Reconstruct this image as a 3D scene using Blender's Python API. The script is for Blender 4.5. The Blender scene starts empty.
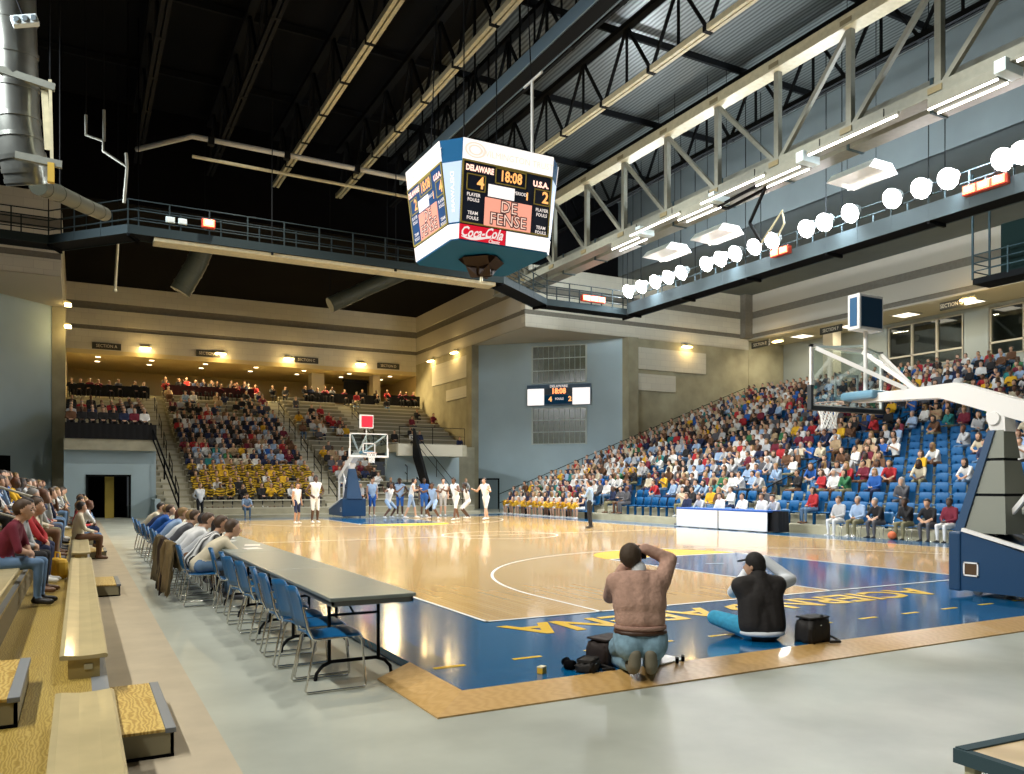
import bpy, bmesh, math, random
import numpy as np
from mathutils import Vector, Matrix
PI = math.pi
random.seed(7)
S = bpy.context.scene
COL = S.collection

# ------------------------------------------------------------------ camera, exposure, world, big lights
cam_d = bpy.data.cameras.new('camera')
cam = bpy.data.objects.new('camera', cam_d)
COL.objects.link(cam)
cam.location = (-4.145, -8.352, 1.594)
cam.rotation_euler = (PI/2, 0, -0.4936)
cam_d.sensor_width = 36.0
cam_d.lens = 804.6/1024*36.0
cam_d.shift_y = 97.84/1024
cam_d.clip_end = 300
S.camera = cam
S.view_settings.view_transform = 'Standard'
S.view_settings.look = 'None'
S.view_settings.gamma = 1.0
S.view_settings.use_curve_mapping = False
S.view_settings.exposure = 0.0

W = bpy.data.worlds.new('world')
S.world = W
W.use_nodes = True
W.node_tree.nodes['Background'].inputs[0].default_value = (0.75, 0.82, 0.9, 1)
W.node_tree.nodes['Background'].inputs[1].default_value = 0.05

def lamp(name, kind, loc, target, power, color=(1, 1, 1), size=0.4, spot=1.6, blend=0.6, sy=None):
    d = bpy.data.lights.new(name, kind)
    d.energy = power
    d.color = color
    if kind == 'AREA':
        d.size = size
        if sy:
            d.shape = 'RECTANGLE'
            d.size_y = sy
        else:
            d.shape = 'DISK'
    elif kind == 'SPOT':
        d.spot_size = spot
        d.spot_blend = blend
        d.shadow_soft_size = size
    else:
        d.shadow_soft_size = size
    o = bpy.data.objects.new(name, d)
    COL.objects.link(o)
    o.location = loc
    v = Vector(target) - Vector(loc)
    o.rotation_euler = v.to_track_quat('-Z', 'Y').to_euler()
    return o

FLOOD_Y = [28.35, 27.17, 25.95, 24.87, 23.83, 21.97, 20.99, 19.98, 18.77, 17.69, 15.79, 14.85, 13.58, 11.69, 10.5, 9.46, 7.53, 6.91]
COOL = (0.93, 0.97, 1.0)
for i, y in enumerate(FLOOD_Y):
    lamp('floodlight_lamp', 'SPOT', (22.75, y, 12.45), (8.0, y*0.75+4.0, 0), 1700, COOL, 0.2, 1.45, 0.8)
for y in (2, 4.5, 7, 9.5, 12, 14.5, 17, 19.5, 22, 24):      # the matching bank on the opposite catwalk
    lamp('floodlight_lamp', 'SPOT', (-9.6, y, 12.6), (17.0, y*0.85+4.0, 1.5), 3600, COOL, 0.2, 1.45, 0.8)
for y in (5, 11, 17, 23, 29):             # unseen lamps added under the roof trusses to light the court
    for x in (1.55, 14.55):
        lamp('court_fill_lamp', 'SPOT', (x, y, 16.6), (x, y, 0), 3300, (1, 0.95, 0.84), 0.3, 2.0, 0.9)
for y in (-7.5, -3.5, 0):
    lamp('floodlight_lamp', 'SPOT', (-9.6, y, 12.6), (0.5, y*0.7-1.0, 0), 2900, (1, 0.97, 0.88), 0.25, 1.7, 0.9)
for y in (26, 20, 14, 8):                 # point lamps added for light spilling off the floodlight heads
    lamp('floodlight_spill', 'POINT', (22.2, y, 13.1), (0, 0, 0), 1250, (0.86, 0.95, 1.0), 0.5)
for x in (-2.5, 2.5, 7.5, 12.5, 17.5):           # tungsten lights of the far concourse and its stand
    lamp('concourse_lamp', 'AREA', (x, 51.8, 10.3), (x, 46.0, 0), 330, (1, 0.74, 0.36), 1.0)
for y in (3, 9, 15, 21, 27, 32):                 # lights of the sideline concourse
    lamp('concourse_lamp', 'AREA', (39.6, y, 11.9), (38.8, y, 7), 160, (1, 0.88, 0.66), 1.0)

# ------------------------------------------------------------------ materials
MATS = {}
def mat(name, col, rough=0.6, metal=0.0, noise=0.0, scale=6.0, emit=0.0, bump=0.0, coat=0.0, spec=0.5, col2=None):
    if name in MATS:
        return MATS[name]
    m = bpy.data.materials.new(name)
    m.use_nodes = True
    nt = m.node_tree
    b = nt.nodes['Principled BSDF']
    b.inputs['Base Color'].default_value = (*([c_*0.12 for c_ in col] if emit else col), 1)
    b.inputs['Roughness'].default_value = rough
    b.inputs['Metallic'].default_value = metal
    b.inputs['Specular IOR Level'].default_value = spec
    if coat:
        b.inputs['Coat Weight'].default_value = coat
        b.inputs['Coat Roughness'].default_value = 0.08
    if emit:
        b.inputs['Emission Color'].default_value = (*col, 1)
        b.inputs['Emission Strength'].default_value = emit
    if noise or bump or col2:
        tc = nt.nodes.new('ShaderNodeTexCoord')
        nz = nt.nodes.new('ShaderNodeTexNoise')
        nz.inputs['Scale'].default_value = scale
        nz.inputs['Detail'].default_value = 5
        nt.links.new(tc.outputs['Object'], nz.inputs['Vector'])
        if noise or col2:
            r = nt.nodes.new('ShaderNodeValToRGB')
            a = [max(0, c*(1-noise)) for c in col]
            c2 = col2 or [min(1, c*(1+noise)) for c in col]
            r.color_ramp.elements[0].position = 0.32
            r.color_ramp.elements[1].position = 0.68
            r.color_ramp.elements[0].color = (*a, 1)
            r.color_ramp.elements[1].color = (*c2, 1)
            nt.links.new(nz.outputs['Fac'], r.inputs['Fac'])
            nt.links.new(r.outputs['Color'], b.inputs['Base Color'])
        if bump:
            bp = nt.nodes.new('ShaderNodeBump')
            bp.inputs['Strength'].default_value = bump
            bp.inputs['Distance'].default_value = 0.02
            nt.links.new(nz.outputs['Fac'], bp.inputs['Height'])
            nt.links.new(bp.outputs['Normal'], b.inputs['Normal'])
    MATS[name] = m
    return m

def brick_mat(name, c1, c2, mortar, sx, sy, rough=0.7, rot=(0, 0, 0), ms=0.01, coat=0.0, wav=False, offs=0.5):
    m = bpy.data.materials.new(name)
    m.use_nodes = True
    nt = m.node_tree
    b = nt.nodes['Principled BSDF']
    b.inputs['Roughness'].default_value = rough
    if coat:
        b.inputs['Coat Weight'].default_value = coat
        b.inputs['Coat Roughness'].default_value = 0.06
    tc = nt.nodes.new('ShaderNodeTexCoord')
    mp = nt.nodes.new('ShaderNodeMapping')
    mp.inputs['Rotation'].default_value = rot
    br = nt.nodes.new('ShaderNodeTexBrick')
    br.inputs['Scale'].default_value = 1.0
    br.inputs['Brick Width'].default_value = sx
    br.inputs['Row Height'].default_value = sy
    br.inputs['Mortar Size'].default_value = ms
    br.inputs['Color1'].default_value = (*c1, 1)
    br.inputs['Color2'].default_value = (*c2, 1)
    br.inputs['Mortar'].default_value = (*mortar, 1)
    br.offset = offs
    nt.links.new(tc.outputs['Object'], mp.inputs['Vector'])
    nt.links.new(mp.outputs['Vector'], br.inputs['Vector'])
    nt.links.new(br.outputs['Color'], b.inputs['Base Color'])
    MATS[name] = m
    return m

def wave_mat(name, c1, c2, scale, dist, rough=0.5, metal=0.0, rot=(0, 0, 0), stretch=(1, 1, 1), bump=0.0, detail=2.0, coat=0.0):
    m = bpy.data.materials.new(name)
    m.use_nodes = True
    nt = m.node_tree
    b = nt.nodes['Principled BSDF']
    b.inputs['Roughness'].default_value = rough
    b.inputs['Metallic'].default_value = metal
    b.inputs['Coat Weight'].default_value = coat
    tc = nt.nodes.new('ShaderNodeTexCoord')
    mp = nt.nodes.new('ShaderNodeMapping')
    mp.inputs['Rotation'].default_value = rot
    mp.inputs['Scale'].default_value = stretch
    wv = nt.nodes.new('ShaderNodeTexWave')
    wv.inputs['Scale'].default_value = scale
    wv.inputs['Distortion'].default_value = dist
    wv.inputs['Detail'].default_value = detail
    r = nt.nodes.new('ShaderNodeValToRGB')
    r.color_ramp.elements[0].color = (*c1, 1)
    r.color_ramp.elements[1].color = (*c2, 1)
    nt.links.new(tc.outputs['Object'], mp.inputs['Vector'])
    nt.links.new(mp.outputs['Vector'], wv.inputs['Vector'])
    nt.links.new(wv.outputs['Fac'], r.inputs['Fac'])
    nt.links.new(r.outputs['Color'], b.inputs['Base Color'])
    if bump:
        bp = nt.nodes.new('ShaderNodeBump')
        bp.inputs['Strength'].default_value = bump
        nt.links.new(wv.outputs['Fac'], bp.inputs['Height'])
        nt.links.new(bp.outputs['Normal'], b.inputs['Normal'])
    MATS[name] = m
    return m

M_conc = mat('polished_concrete', (0.36, 0.385, 0.335), 0.42, noise=0.16, scale=1.1, bump=0.05)
M_tan = mat('tan_floor_paint', (0.43, 0.37, 0.27), 0.5, noise=0.08, scale=3)
M_blue = mat('court_blue', (0.002, 0.115, 0.29), 0.15, noise=0.12, scale=9, coat=0.5)
M_wood = brick_mat('maple_strip', (0.78, 0.52, 0.22), (0.68, 0.43, 0.165), (0.52, 0.32, 0.12), 1.6, 0.075, 0.2, (0, 0, PI/2), 0.003, 0.6)
M_edge = wave_mat('edge_wood', (0.52, 0.31, 0.10), (0.58, 0.36, 0.13), 3.0, 9, 0.35, stretch=(1, 4, 1), coat=0.3)
M_line = mat('white_paint', (0.85, 0.85, 0.82), 0.3)
M_yel = mat('court_yellow', (0.80, 0.50, 0.03), 0.25)
M_wall = brick_mat('pale_block', (0.60, 0.58, 0.48), (0.56, 0.54, 0.45), (0.48, 0.46, 0.39), 0.8, 0.4, 0.85, (PI/2, 0, 0), 0.01)
M_wallx = brick_mat('pale_block_side', (0.60, 0.58, 0.48), (0.56, 0.54, 0.45), (0.48, 0.46, 0.39), 0.8, 0.4, 0.85, (PI/2, 0, PI/2), 0.01)
M_band = mat('grey_block_band', (0.17, 0.16, 0.13), 0.85, noise=0.1)
M_rough = mat('raw_concrete', (0.33, 0.31, 0.21), 0.9, noise=0.18, scale=0.9)
M_bluewall = mat('blue_grey_paint', (0.41, 0.53, 0.58), 0.8, noise=0.04, scale=0.6)
M_soffit = mat('soffit_plaster', (0.50, 0.46, 0.36), 0.9)
M_soffitw = mat('concourse_plaster', (0.55, 0.46, 0.25), 0.9)
M_terr = mat('terrace_concrete', (0.40, 0.38, 0.28), 0.85, noise=0.12, scale=2)
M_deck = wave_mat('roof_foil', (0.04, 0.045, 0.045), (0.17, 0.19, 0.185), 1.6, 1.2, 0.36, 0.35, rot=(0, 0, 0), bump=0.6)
M_black = mat('matte_black', (0.0035, 0.0035, 0.004), 0.9, spec=0.04)
M_dark = mat('dark_steel', (0.008, 0.009, 0.010), 0.75, spec=0.08)
M_tansteel = mat('cream_steel', (0.50, 0.46, 0.30), 0.5, noise=0.1)
M_greysteel = mat('grey_green_steel', (0.20, 0.21, 0.175), 0.5, noise=0.08)
M_bluesteel = mat('blue_grey_steel', (0.05, 0.085, 0.10), 0.75, spec=0.12)
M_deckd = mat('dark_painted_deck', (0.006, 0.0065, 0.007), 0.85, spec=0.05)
M_railw = mat('pale_rail', (0.55, 0.54, 0.48), 0.4)
M_chrome = mat('chrome', (0.72, 0.70, 0.64), 0.22, 1.0)
M_glass = None
def glass(name, tint=(0.9, 0.97, 0.97), alpha=0.16, rough=0.03):
    m = bpy.data.materials.new(name)
    m.use_nodes = True
    nt = m.node_tree
    out = nt.nodes['Material Output']
    nt.nodes.remove(nt.nodes['Principled BSDF'])
    t = nt.nodes.new('ShaderNodeBsdfTransparent')
    t.inputs[0].default_value = (*tint, 1)
    g = nt.nodes.new('ShaderNodeBsdfGlossy')
    g.inputs['Roughness'].default_value = rough
    mx = nt.nodes.new('ShaderNodeMixShader')
    mx.inputs[0].default_value = alpha
    nt.links.new(t.outputs[0], mx.inputs[1])
    nt.links.new(g.outputs[0], mx.inputs[2])
    nt.links.new(mx.outputs[0], out.inputs[0])
    MATS[name] = m
    return m
M_glass = glass('clear_acrylic')
M_winglass = glass('window_glass', (0.55, 0.6, 0.6), 0.12)

# ------------------------------------------------------------------ mesh builder
class MB:
    def __init__(s):
        s.v = []; s.f = []; s.mi = []; s.sm = []
    def add(s, vs, fs, mi=0, smooth=False):
        n = len(s.v)
        s.v += [tuple(v) for v in vs]
        for f in fs:
            s.f.append([n+i for i in f]); s.mi.append(mi); s.sm.append(smooth)
        return s
    def box(s, a, b, mi=0, R=None, o=None):
        x0, y0, z0 = a; x1, y1, z1 = b
        vs = [(x0, y0, z0), (x1, y0, z0), (x1, y1, z0), (x0, y1, z0), (x0, y0, z1), (x1, y0, z1), (x1, y1, z1), (x0, y1, z1)]
        if R is not None:
            o = Vector(o or (0, 0, 0))
            vs = [R @ Vector(v) + o for v in vs]
        return s.add(vs, [(0, 3, 2, 1), (4, 5, 6, 7), (0, 1, 5, 4), (1, 2, 6, 5), (2, 3, 7, 6), (3, 0, 4, 7)], mi)
    def cbox(s, a, b, c=0.01, mi=0):
        """box with chamfered vertical and horizontal edges"""
        bm = bmesh.new()
        bmesh.ops.create_cube(bm, size=1)
        for v in bm.verts:
            v.co = Vector([(a[i]+b[i])/2 + v.co[i]*(b[i]-a[i]) for i in range(3)])
        bmesh.ops.bevel(bm, geom=list(bm.edges), offset=c, segments=2, affect='EDGES', profile=0.5)
        bm.verts.index_update()
        s.add([v.co[:] for v in bm.verts], [[v.index for v in f.verts] for f in bm.faces], mi)
        bm.free()
        return s
    def quad(s, p, mi=0):
        return s.add(p, [tuple(range(len(p)))], mi)
    def prism(s, pts, h0, h1, axis='z', mi=0):
        """polygon pts (2D, ccw) extruded along an axis"""
        n = len(pts)
        def mk(p, h):
            return {'z': (p[0], p[1], h), 'x': (h, p[0], p[1]), 'y': (p[0], h, p[1])}[axis]
        vs = [mk(p, h0) for p in pts] + [mk(p, h1) for p in pts]
        fs = [tuple(reversed(range(n))), tuple(range(n, 2*n))]
        fs += [(i, (i+1) % n, n+(i+1) % n, n+i) for i in range(n)]
        return s.add(vs, fs, mi)
    def tube(s, pts, r, mi=0, n=8, closed=False, r2=None):
        pts = [Vector(p) for p in pts]
        m = len(pts)
        vs = []; up = None
        for i, p in enumerate(pts):
            if closed:
                d = (pts[(i+1) % m]-pts[i-1]).normalized()
            else:
                d = (pts[min(i+1, m-1)]-pts[max(i-1, 0)]).normalized()
            if up is None:
                up = Vector((0, 0, 1)) if abs(d.z) < 0.9 else Vector((1, 0, 0))
            a = d.cross(up)
            if a.length < 1e-4:
                a = d.cross(Vector((0, 1, 0)))
            a.normalize(); b = a.cross(d).normalized(); up = b
            rr = r if r2 is None else r+(r2-r)*i/(m-1)
            for k in range(n):
                t = 2*PI*k/n
                vs.append(p + a*math.cos(t)*rr + b*math.sin(t)*rr)
        fs = []
        for i in range(m if closed else m-1):
            j = (i+1) % m
            for k in range(n):
                k2 = (k+1) % n
                fs.append((i*n+k, i*n+k2, j*n+k2, j*n+k))
        s.add(vs, fs, mi, n > 5)
        if not closed:
            s.add(vs[:n], [tuple(reversed(range(n)))], mi)
            s.add(vs[-n:], [tuple(range(n))], mi)
        return s
    def bar(s, p, q, w, h=None, mi=0):
        """square bar from p to q"""
        p = Vector(p); q = Vector(q); h = h or w
        d = (q-p).normalized()
        up = Vector((0, 0, 1)) if abs(d.z) < 0.95 else Vector((0, 1, 0))
        a = d.cross(up).normalized()*w/2; b = a.cross(d).normalized()*h/2
        vs = [p-a-b, p+a-b, p+a+b, p-a+b, q-a-b, q+a-b, q+a+b, q-a+b]
        return s.add(vs, [(0, 3, 2, 1), (4, 5, 6, 7), (0, 1, 5, 4), (1, 2, 6, 5), (2, 3, 7, 6), (3, 0, 4, 7)], mi)
    def lathe(s, prof, c=(0, 0, 0), n=20, mi=0, R=None):
        vs = []
        for r, z in prof:
            for k in range(n):
                t = 2*PI*k/n
                v = Vector((r*math.cos(t), r*math.sin(t), z))
                if R is not None:
                    v = R @ v
                vs.append(v+Vector(c))
        fs = []
        for i in range(len(prof)-1):
            for k in range(n):
                fs.append((i*n+k, i*n+(k+1) % n, (i+1)*n+(k+1) % n, (i+1)*n+k))
        s.add(vs, fs, mi, True)
        s.add(vs[:n], [tuple(reversed(range(n)))], mi)
        s.add(vs[-n:], [tuple(range(n))], mi)
        return s
    def mesh(s, name):
        me = bpy.data.meshes.new(name)
        me.from_pydata(s.v, [], s.f)
        me.polygons.foreach_set('material_index', s.mi)
        me.polygons.foreach_set('use_smooth', s.sm)
        me.update()
        return me
    def build(s, name, mats, parent=None, loc=(0, 0, 0), rz=0.0):
        me = s.mesh(name)
        for m in (mats if isinstance(mats, (list, tuple)) else [mats]):
            me.materials.append(m)
        o = bpy.data.objects.new(name, me)
        COL.objects.link(o)
        o.location = loc
        o.rotation_euler = (0, 0, rz)
        if parent:
            o.parent = parent
        return o

def tag(o, label, cat, group=None, kind=None):
    o['label'] = label; o['category'] = cat
    if group: o['group'] = group
    if kind: o['kind'] = kind
    return o
def thing(name, label, cat, loc=(0, 0, 0), rz=0.0, group=None):
    o = bpy.data.objects.new(name, None)
    o.empty_display_size = 0.2
    COL.objects.link(o)
    o.location = loc; o.rotation_euler = (0, 0, rz)
    return tag(o, label, cat, group)
def struct(o, label=None):
    o['kind'] = 'structure'
    if label: o['label'] = label
    return o
def dup(root, loc, rz=0.0, label=None, group=None):
    r = root.copy(); COL.objects.link(r)
    r.location = loc; r.rotation_euler = (0, 0, rz)
    if label: r['label'] = label
    if group: r['group'] = group
    for ch in list(root.children):
        c = ch.copy(); COL.objects.link(c); c.parent = r
        for g in ch.children:
            d = g.copy(); COL.objects.link(d); d.parent = c
    return r
def text_mesh(txt, size, bold=0.0, extrude=0.004, sx=1.0):
    """flat letters as a mesh in the xy plane, centred on the origin"""
    cu = bpy.data.curves.new('letters', 'FONT')
    cu.body = txt; cu.size = size; cu.extrude = extrude; cu.offset = bold
    cu.align_x = 'CENTER'; cu.align_y = 'CENTER'; cu.resolution_u = 2
    o = bpy.data.objects.new('letters', cu); COL.objects.link(o)
    dg = bpy.context.evaluated_depsgraph_get()
    me = bpy.data.meshes.new_from_object(o.evaluated_get(dg))
    v = [(p.co.x*sx, p.co.y, p.co.z) for p in me.vertices]
    f = [list(p.vertices) for p in me.polygons]
    bpy.data.objects.remove(o); bpy.data.curves.remove(cu); bpy.data.meshes.remove(me)
    return v, f
ORD = 'zeroth first second third fourth fifth sixth seventh eighth ninth tenth eleventh twelfth thirteenth fourteenth fifteenth sixteenth seventeenth eighteenth nineteenth twentieth'.split()
TENS = {2: 'twenty', 3: 'thirty', 4: 'forty', 5: 'fifty'}
def ordw(n):
    if n <= 20: return ORD[n]
    if n % 10 == 0: return TENS[n//10][:-1]+'ieth'
    return TENS[n//10]+'-'+ORD[n % 10]
# ------------------------------------------------------------------ setting: floors
FZ = -0.08
o = MB().box((-16, -16, -0.4), (46, 62, FZ)).build('floor', M_conc); struct(o)
o = MB().box((-3.95, -14, FZ), (-3.31, 34, FZ+0.004)).build('trim_1', M_tan); struct(o, 'tan painted strip along the bleachers')
# raised court: blue apron slab, maple field, painted lines, sloping wooden edge
CX0, CX1, CY0, CY1 = -1.53, 16.7, -2.68, 31.4
court = MB().box((CX0, CY0, FZ), (CX1, CY1, 0)).build('court_floor', M_blue); struct(court, 'blue bordered basketball court')
def flat(name, m, z):
    mb = MB()
    mb._z = z
    return mb
def rect(mb, x0, y0, x1, y1, z, mi=0):
    return mb.quad([(x0, y0, z), (x1, y0, z), (x1, y1, z), (x0, y1, z)], mi)
def arc(mb, cx, cy, r, w, a0, a1, z, n=48, mi=0):
    vs = []
    for i in range(n+1):
        a = a0+(a1-a0)*i/n
        vs += [(cx+(r-w/2)*math.cos(a), cy+(r-w/2)*math.sin(a), z), (cx+(r+w/2)*math.cos(a), cy+(r+w/2)*math.sin(a), z)]
    return mb.add(vs, [(2*i, 2*i+1, 2*i+3, 2*i+2) for i in range(n)], mi)
LX, LY = 15.24, 28.65
mb = rect(MB(), 0, 0, LX, LY, 0.002)
struct(mb.build('maple_field', M_wood, court))
mb = MB()
for y0, s in ((0, 1), (LY, -1)):
    rect(mb, 5.79, min(y0, y0+s*5.79), 9.45, max(y0, y0+s*5.79), 0.004)
struct(mb.build('lane_paint', M_blue, court))
mb = MB()
for y0, a in ((5.79, 0), (LY-5.79, PI)):
    vs = [(7.62, y0, 0.004)] + [(7.62+1.83*math.cos(a+PI*i/32), y0+1.83*math.sin(a+PI*i/32), 0.004) for i in range(33)]
    mb.add(vs, [(0, i, i+1) for i in range(1, 33)])
vs = [(7.62, LY/2, 0.004)] + [(7.62+1.83*math.cos(2*PI*i/48), LY/2+1.83*math.sin(2*PI*i/48), 0.004) for i in range(49)]
struct(mb.build('circle_paint', M_yel, court))
mb = MB(); w = 0.05; z = 0.006
rect(mb, 0, 0, w, LY, z); rect(mb, LX-w, 0, LX, LY, z); rect(mb, 0, 0, LX, w, z); rect(mb, 0, LY-w, LX, LY, z)
rect(mb, 0, LY/2-w/2, LX, LY/2+w/2, z)
arc(mb, 7.62, LY/2, 1.83, w, 0, 2*PI, z)
for y0, s in ((0, 1), (LY, -1)):
    def R(x0, ya, x1, yb):
        rect(mb, x0, min(y0+s*ya, y0+s*yb), x1, max(y0+s*ya, y0+s*yb), z)
    R(5.79, 0, 5.79+w, 5.79); R(9.45-w, 0, 9.45, 5.79); R(5.79, 5.74, 9.45, 5.79)
    R(1.6, 0, 1.6+w, 1.6); R(13.64-w, 0, 13.64, 1.6)
    arc(mb, 7.62, y0+s*1.6, 6.0, w, 0, s*PI, z, 64)
    for k in range(6):
        a = -s*PI*(k+0.25)/6
        arc(mb, 7.62, y0+s*5.79, 1.8, w, a, a-s*PI/14, z, 5)
struct(mb.build('court_lines', M_line, court))
# yellow dashes outside the field and the yellow block lettering along the baseline
mb = MB()
x = -1.44
while x < CX1-0.5:
    rect(mb, x, -1.92, x+0.3, -1.86, 0.003); x += 0.78
struct(mb.build('apron_dashes', M_yel, court))
mb = MB()
vs, fs = text_mesh('ACIERNO ARENA', 0.86, 0.022, 0.0, 1.0)
x0 = min(v[0] for v in vs); k = 7.15/(max(v[0] for v in vs)-x0); yc = (min(v[1] for v in vs)+max(v[1] for v in vs))/2
vs = [(7.12-(x-x0)*k, -0.63-(y-yc), 0.004) for x, y, zz in vs]
mb.add(vs, fs)
lettering = mb.build('lettering', M_yel, court); struct(lettering)
# sloping edge, near side and the short return under the tables, mitred at the corner
def ramp(name, p, q, p2, q2, lab):
    mb = MB()
    t = 0.012
    vs = [(*p, 0.002), (*q, 0.002), (*q2, FZ+t), (*p2, FZ+t), (*p, FZ), (*q, FZ), (*q2, FZ), (*p2, FZ)]
    mb.add(vs, [(0, 3, 2, 1), (4, 5, 6, 7), (3, 7, 6, 2), (0, 4, 7, 3), (1, 2, 6, 5), (0, 1, 5, 4)])
    struct(mb.build(name, M_edge), lab)
ramp('trim_2', (CX1, CY0), (CX0, CY0), (CX1, CY0-0.36), (CX0-0.36, CY0-0.36), 'sloping wooden court edge along the baseline')
ramp('trim_3', (CX0, CY0), (CX0, -1.55), (CX0-0.36, CY0-0.36), (CX0-0.36, -1.72), 'short sloping wooden court edge by the tables')

# ------------------------------------------------------------------ setting: walls
XL, XR, YB, YE = -4.9, 20.0, 34.8, 53.0     # alcove sides, block fronts, far end
XS = 38.4                                   # sideline fascia
ZF, ZT = 11.34, 15.2
MW = [M_wall, M_band, M_rough, M_bluewall, M_soffit, M_wallx, M_black]
def fascia(mb, p, q, z0, z1, d, mi=0, bands=((12.12, 12.42), (13.5, 14.0))):
    """vertical wall strip from p to q (2D) with darker recessed bands, thickness d away from the room"""
    p = Vector(p); q = Vector(q)
    n = Vector((-(q-p).y, (q-p).x)).normalized()*d
    def seg(za, zb, m, rec=0.0):
        a = p+n.normalized()*rec; b = q+n.normalized()*rec
        vs = [(*a, za), (*b, za), (*(b+n), za), (*(a+n), za), (*a, zb), (*b, zb), (*(b+n), zb), (*(a+n), zb)]
        mb.add(vs, [(0, 1, 5, 4), (1, 2, 6, 5), (2, 3, 7, 6), (3, 0, 4, 7), (0, 3, 2, 1), (4, 5, 6, 7)], m)
    z = z0
    for a, b in bands:
        if b <= z0 or a >= z1: continue
        seg(z, a, mi); seg(a, b, 1, 0.06); z = b
    seg(z, z1, mi)
# far end of the seating alcove
mb = MB(); fascia(mb, (XL-0.2, YE), (XR+0.2, YE), 10.75, ZT, 0.5)
mb.box((XL-0.2, YE, 10.45), (XR+0.2, YE+9, 10.75), 4)
struct(mb.build('wall_far', [M_wall, M_band, M_rough, M_bluewall, M_soffitw]), 'far wall above the end stand')
mb = MB().box((XR, YE, 7.0), (XR+0.4, YE+9, 10.8), 0).box((XL-0.4, YE, 7.0), (XL, YE+9, 10.8), 0).box((XL-0.2, YE+8.6, 7.4), (XR+0.2, YE+9, 10.5), 0).box((XL-0.2, YE-0.4, 7.1), (XR+0.2, YE+9, 7.4), 0)
struct(mb.build('wall_concourse', M_soffitw), 'concourse behind the end stand')
# right block: alcove side, front, blue corner wall, columns, soffit
mb = MB()
fascia(mb, (XR, YE), (XR, YB+0.5), ZF, ZT, 0.5, 5)
fascia(mb, (XR, YB), (XS+0.1, YB), ZF, ZT, 0.5, 0)
mb.box((XR, 42.3, FZ), (XR+0.5, YE, ZF), 2)
mb.box((28.0, YB+0.02, FZ), (XS+0.1, YB+0.5, ZF), 2)
mb.box((XR-0.12, 42.2, FZ), (XR+0.5, 43.1, ZF-0.02), 2)
mb.box((27.6, YB-0.3, FZ), (28.4, YB+0.5, ZF-0.02), 2)
for z0, z1, ye in ((9.2, 10.75, 49.4), (7.8, 8.6, 46.7)):
    mb.box((XR-0.1, 43.1, z0), (XR, ye, z1), 5)
for z0, z1, xe in ((9.3, 10.75, 34.4), (7.9, 9.0, 31.7)):
    mb.box((28.4, YB-0.1, z0), (xe, YB+0.02, z1), 0)
mb.prism([(XR, YB), (XS, YB), (XS, YE), (XR, YE)], ZF-0.02, ZF+0.02, 'z', 4)
struct(mb.build('wall_right_block', MW), 'block with concrete sides at the far corner')
mb = MB()
CW = [(20.1, 42.5), (27.9, 34.9)]
CD = (Vector(CW[1])-Vector(CW[0])).normalized(); CN = Vector((-CD.y, CD.x))
mb.add([(*CW[0], FZ), (*CW[1], FZ), (*CW[1], ZF), (*CW[0], ZF), (*(Vector(CW[0])+CN*0.3), FZ), (*(Vector(CW[1])+CN*0.3), FZ), (*(Vector(CW[1])+CN*0.3), ZF), (*(Vector(CW[0])+CN*0.3), ZF)],
       [(0, 1, 2, 3), (5, 4, 7, 6), (0, 4, 5, 1), (3, 2, 6, 7)])
struct(mb.build('wall_corner', M_bluewall), 'blue-grey corner wall')
# glass block windows in the blue corner wall
def corner(s, z, off=0.0):      # s along the wall, off out of it towards the court
    p = Vector(CW[0])+CD*s-CN*off
    return Vector((p.x, p.y, z))
M_gb = mat('glass_block', (0.10, 0.115, 0.075), 0.2, noise=0.25, scale=7)
M_frame = mat('pale_green_frame', (0.55, 0.62, 0.58), 0.6)
for k, (z0, z1) in enumerate(((8.52, 11.02), (4.38, 6.8))):
    s0, s1 = 4.36, 8.0
    mb = MB()
    nx = 10; nz = 3
    for i in range(nx):
        for j in range(nz):
            a = s0+(s1-s0)*i/nx+0.02; b = s0+(s1-s0)*(i+1)/nx-0.02
            za = z0+(z1-z0)*j/nz+0.03; zb = z0+(z1-z0)*(j+1)/nz-0.03
            vs = [corner(a, za, .05), corner(b, za, .05), corner(b, zb, .05), corner(a, zb, .05), corner(a, za), corner(b, za), corner(b, zb), corner(a, zb)]
            mb.add(vs, [(0, 1, 2, 3), (0, 4, 5, 1), (1, 5, 6, 2), (2, 6, 7, 3), (3, 7, 4, 0)])
    w = mb.build('window_%d' % (k+1), M_gb); struct(w, 'glass block window in the blue-grey corner wall')
    mb = MB()
    def bar3(a, za, b, zb, o0=0.0, o1=0.08):
        vs = [corner(a, za, o1), corner(b, za, o1), corner(b, zb, o1), corner(a, zb, o1), corner(a, za, o0), corner(b, za, o0), corner(b, zb, o0), corner(a, zb, o0)]
        mb.add(vs, [(0, 1, 2, 3), (0, 4, 5, 1), (1, 5, 6, 2), (2, 6, 7, 3), (3, 7, 4, 0)])
    for j in range(nz+1):
        z = z0+(z1-z0)*j/nz; bar3(s0-0.05, z-0.03, s1+0.05, z+0.03)
    for i in range(nx+1):
        s = s0+(s1-s0)*i/nx; bar3(s-0.012, z0, s+0.012, z1, 0, 0.06)
    bar3(s0-0.1, z0-0.06, s0, z1+0.06); bar3(s1, z0-0.06, s1+0.1, z1+0.06)
    struct(mb.build('window_frame', M_frame, w))
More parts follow.
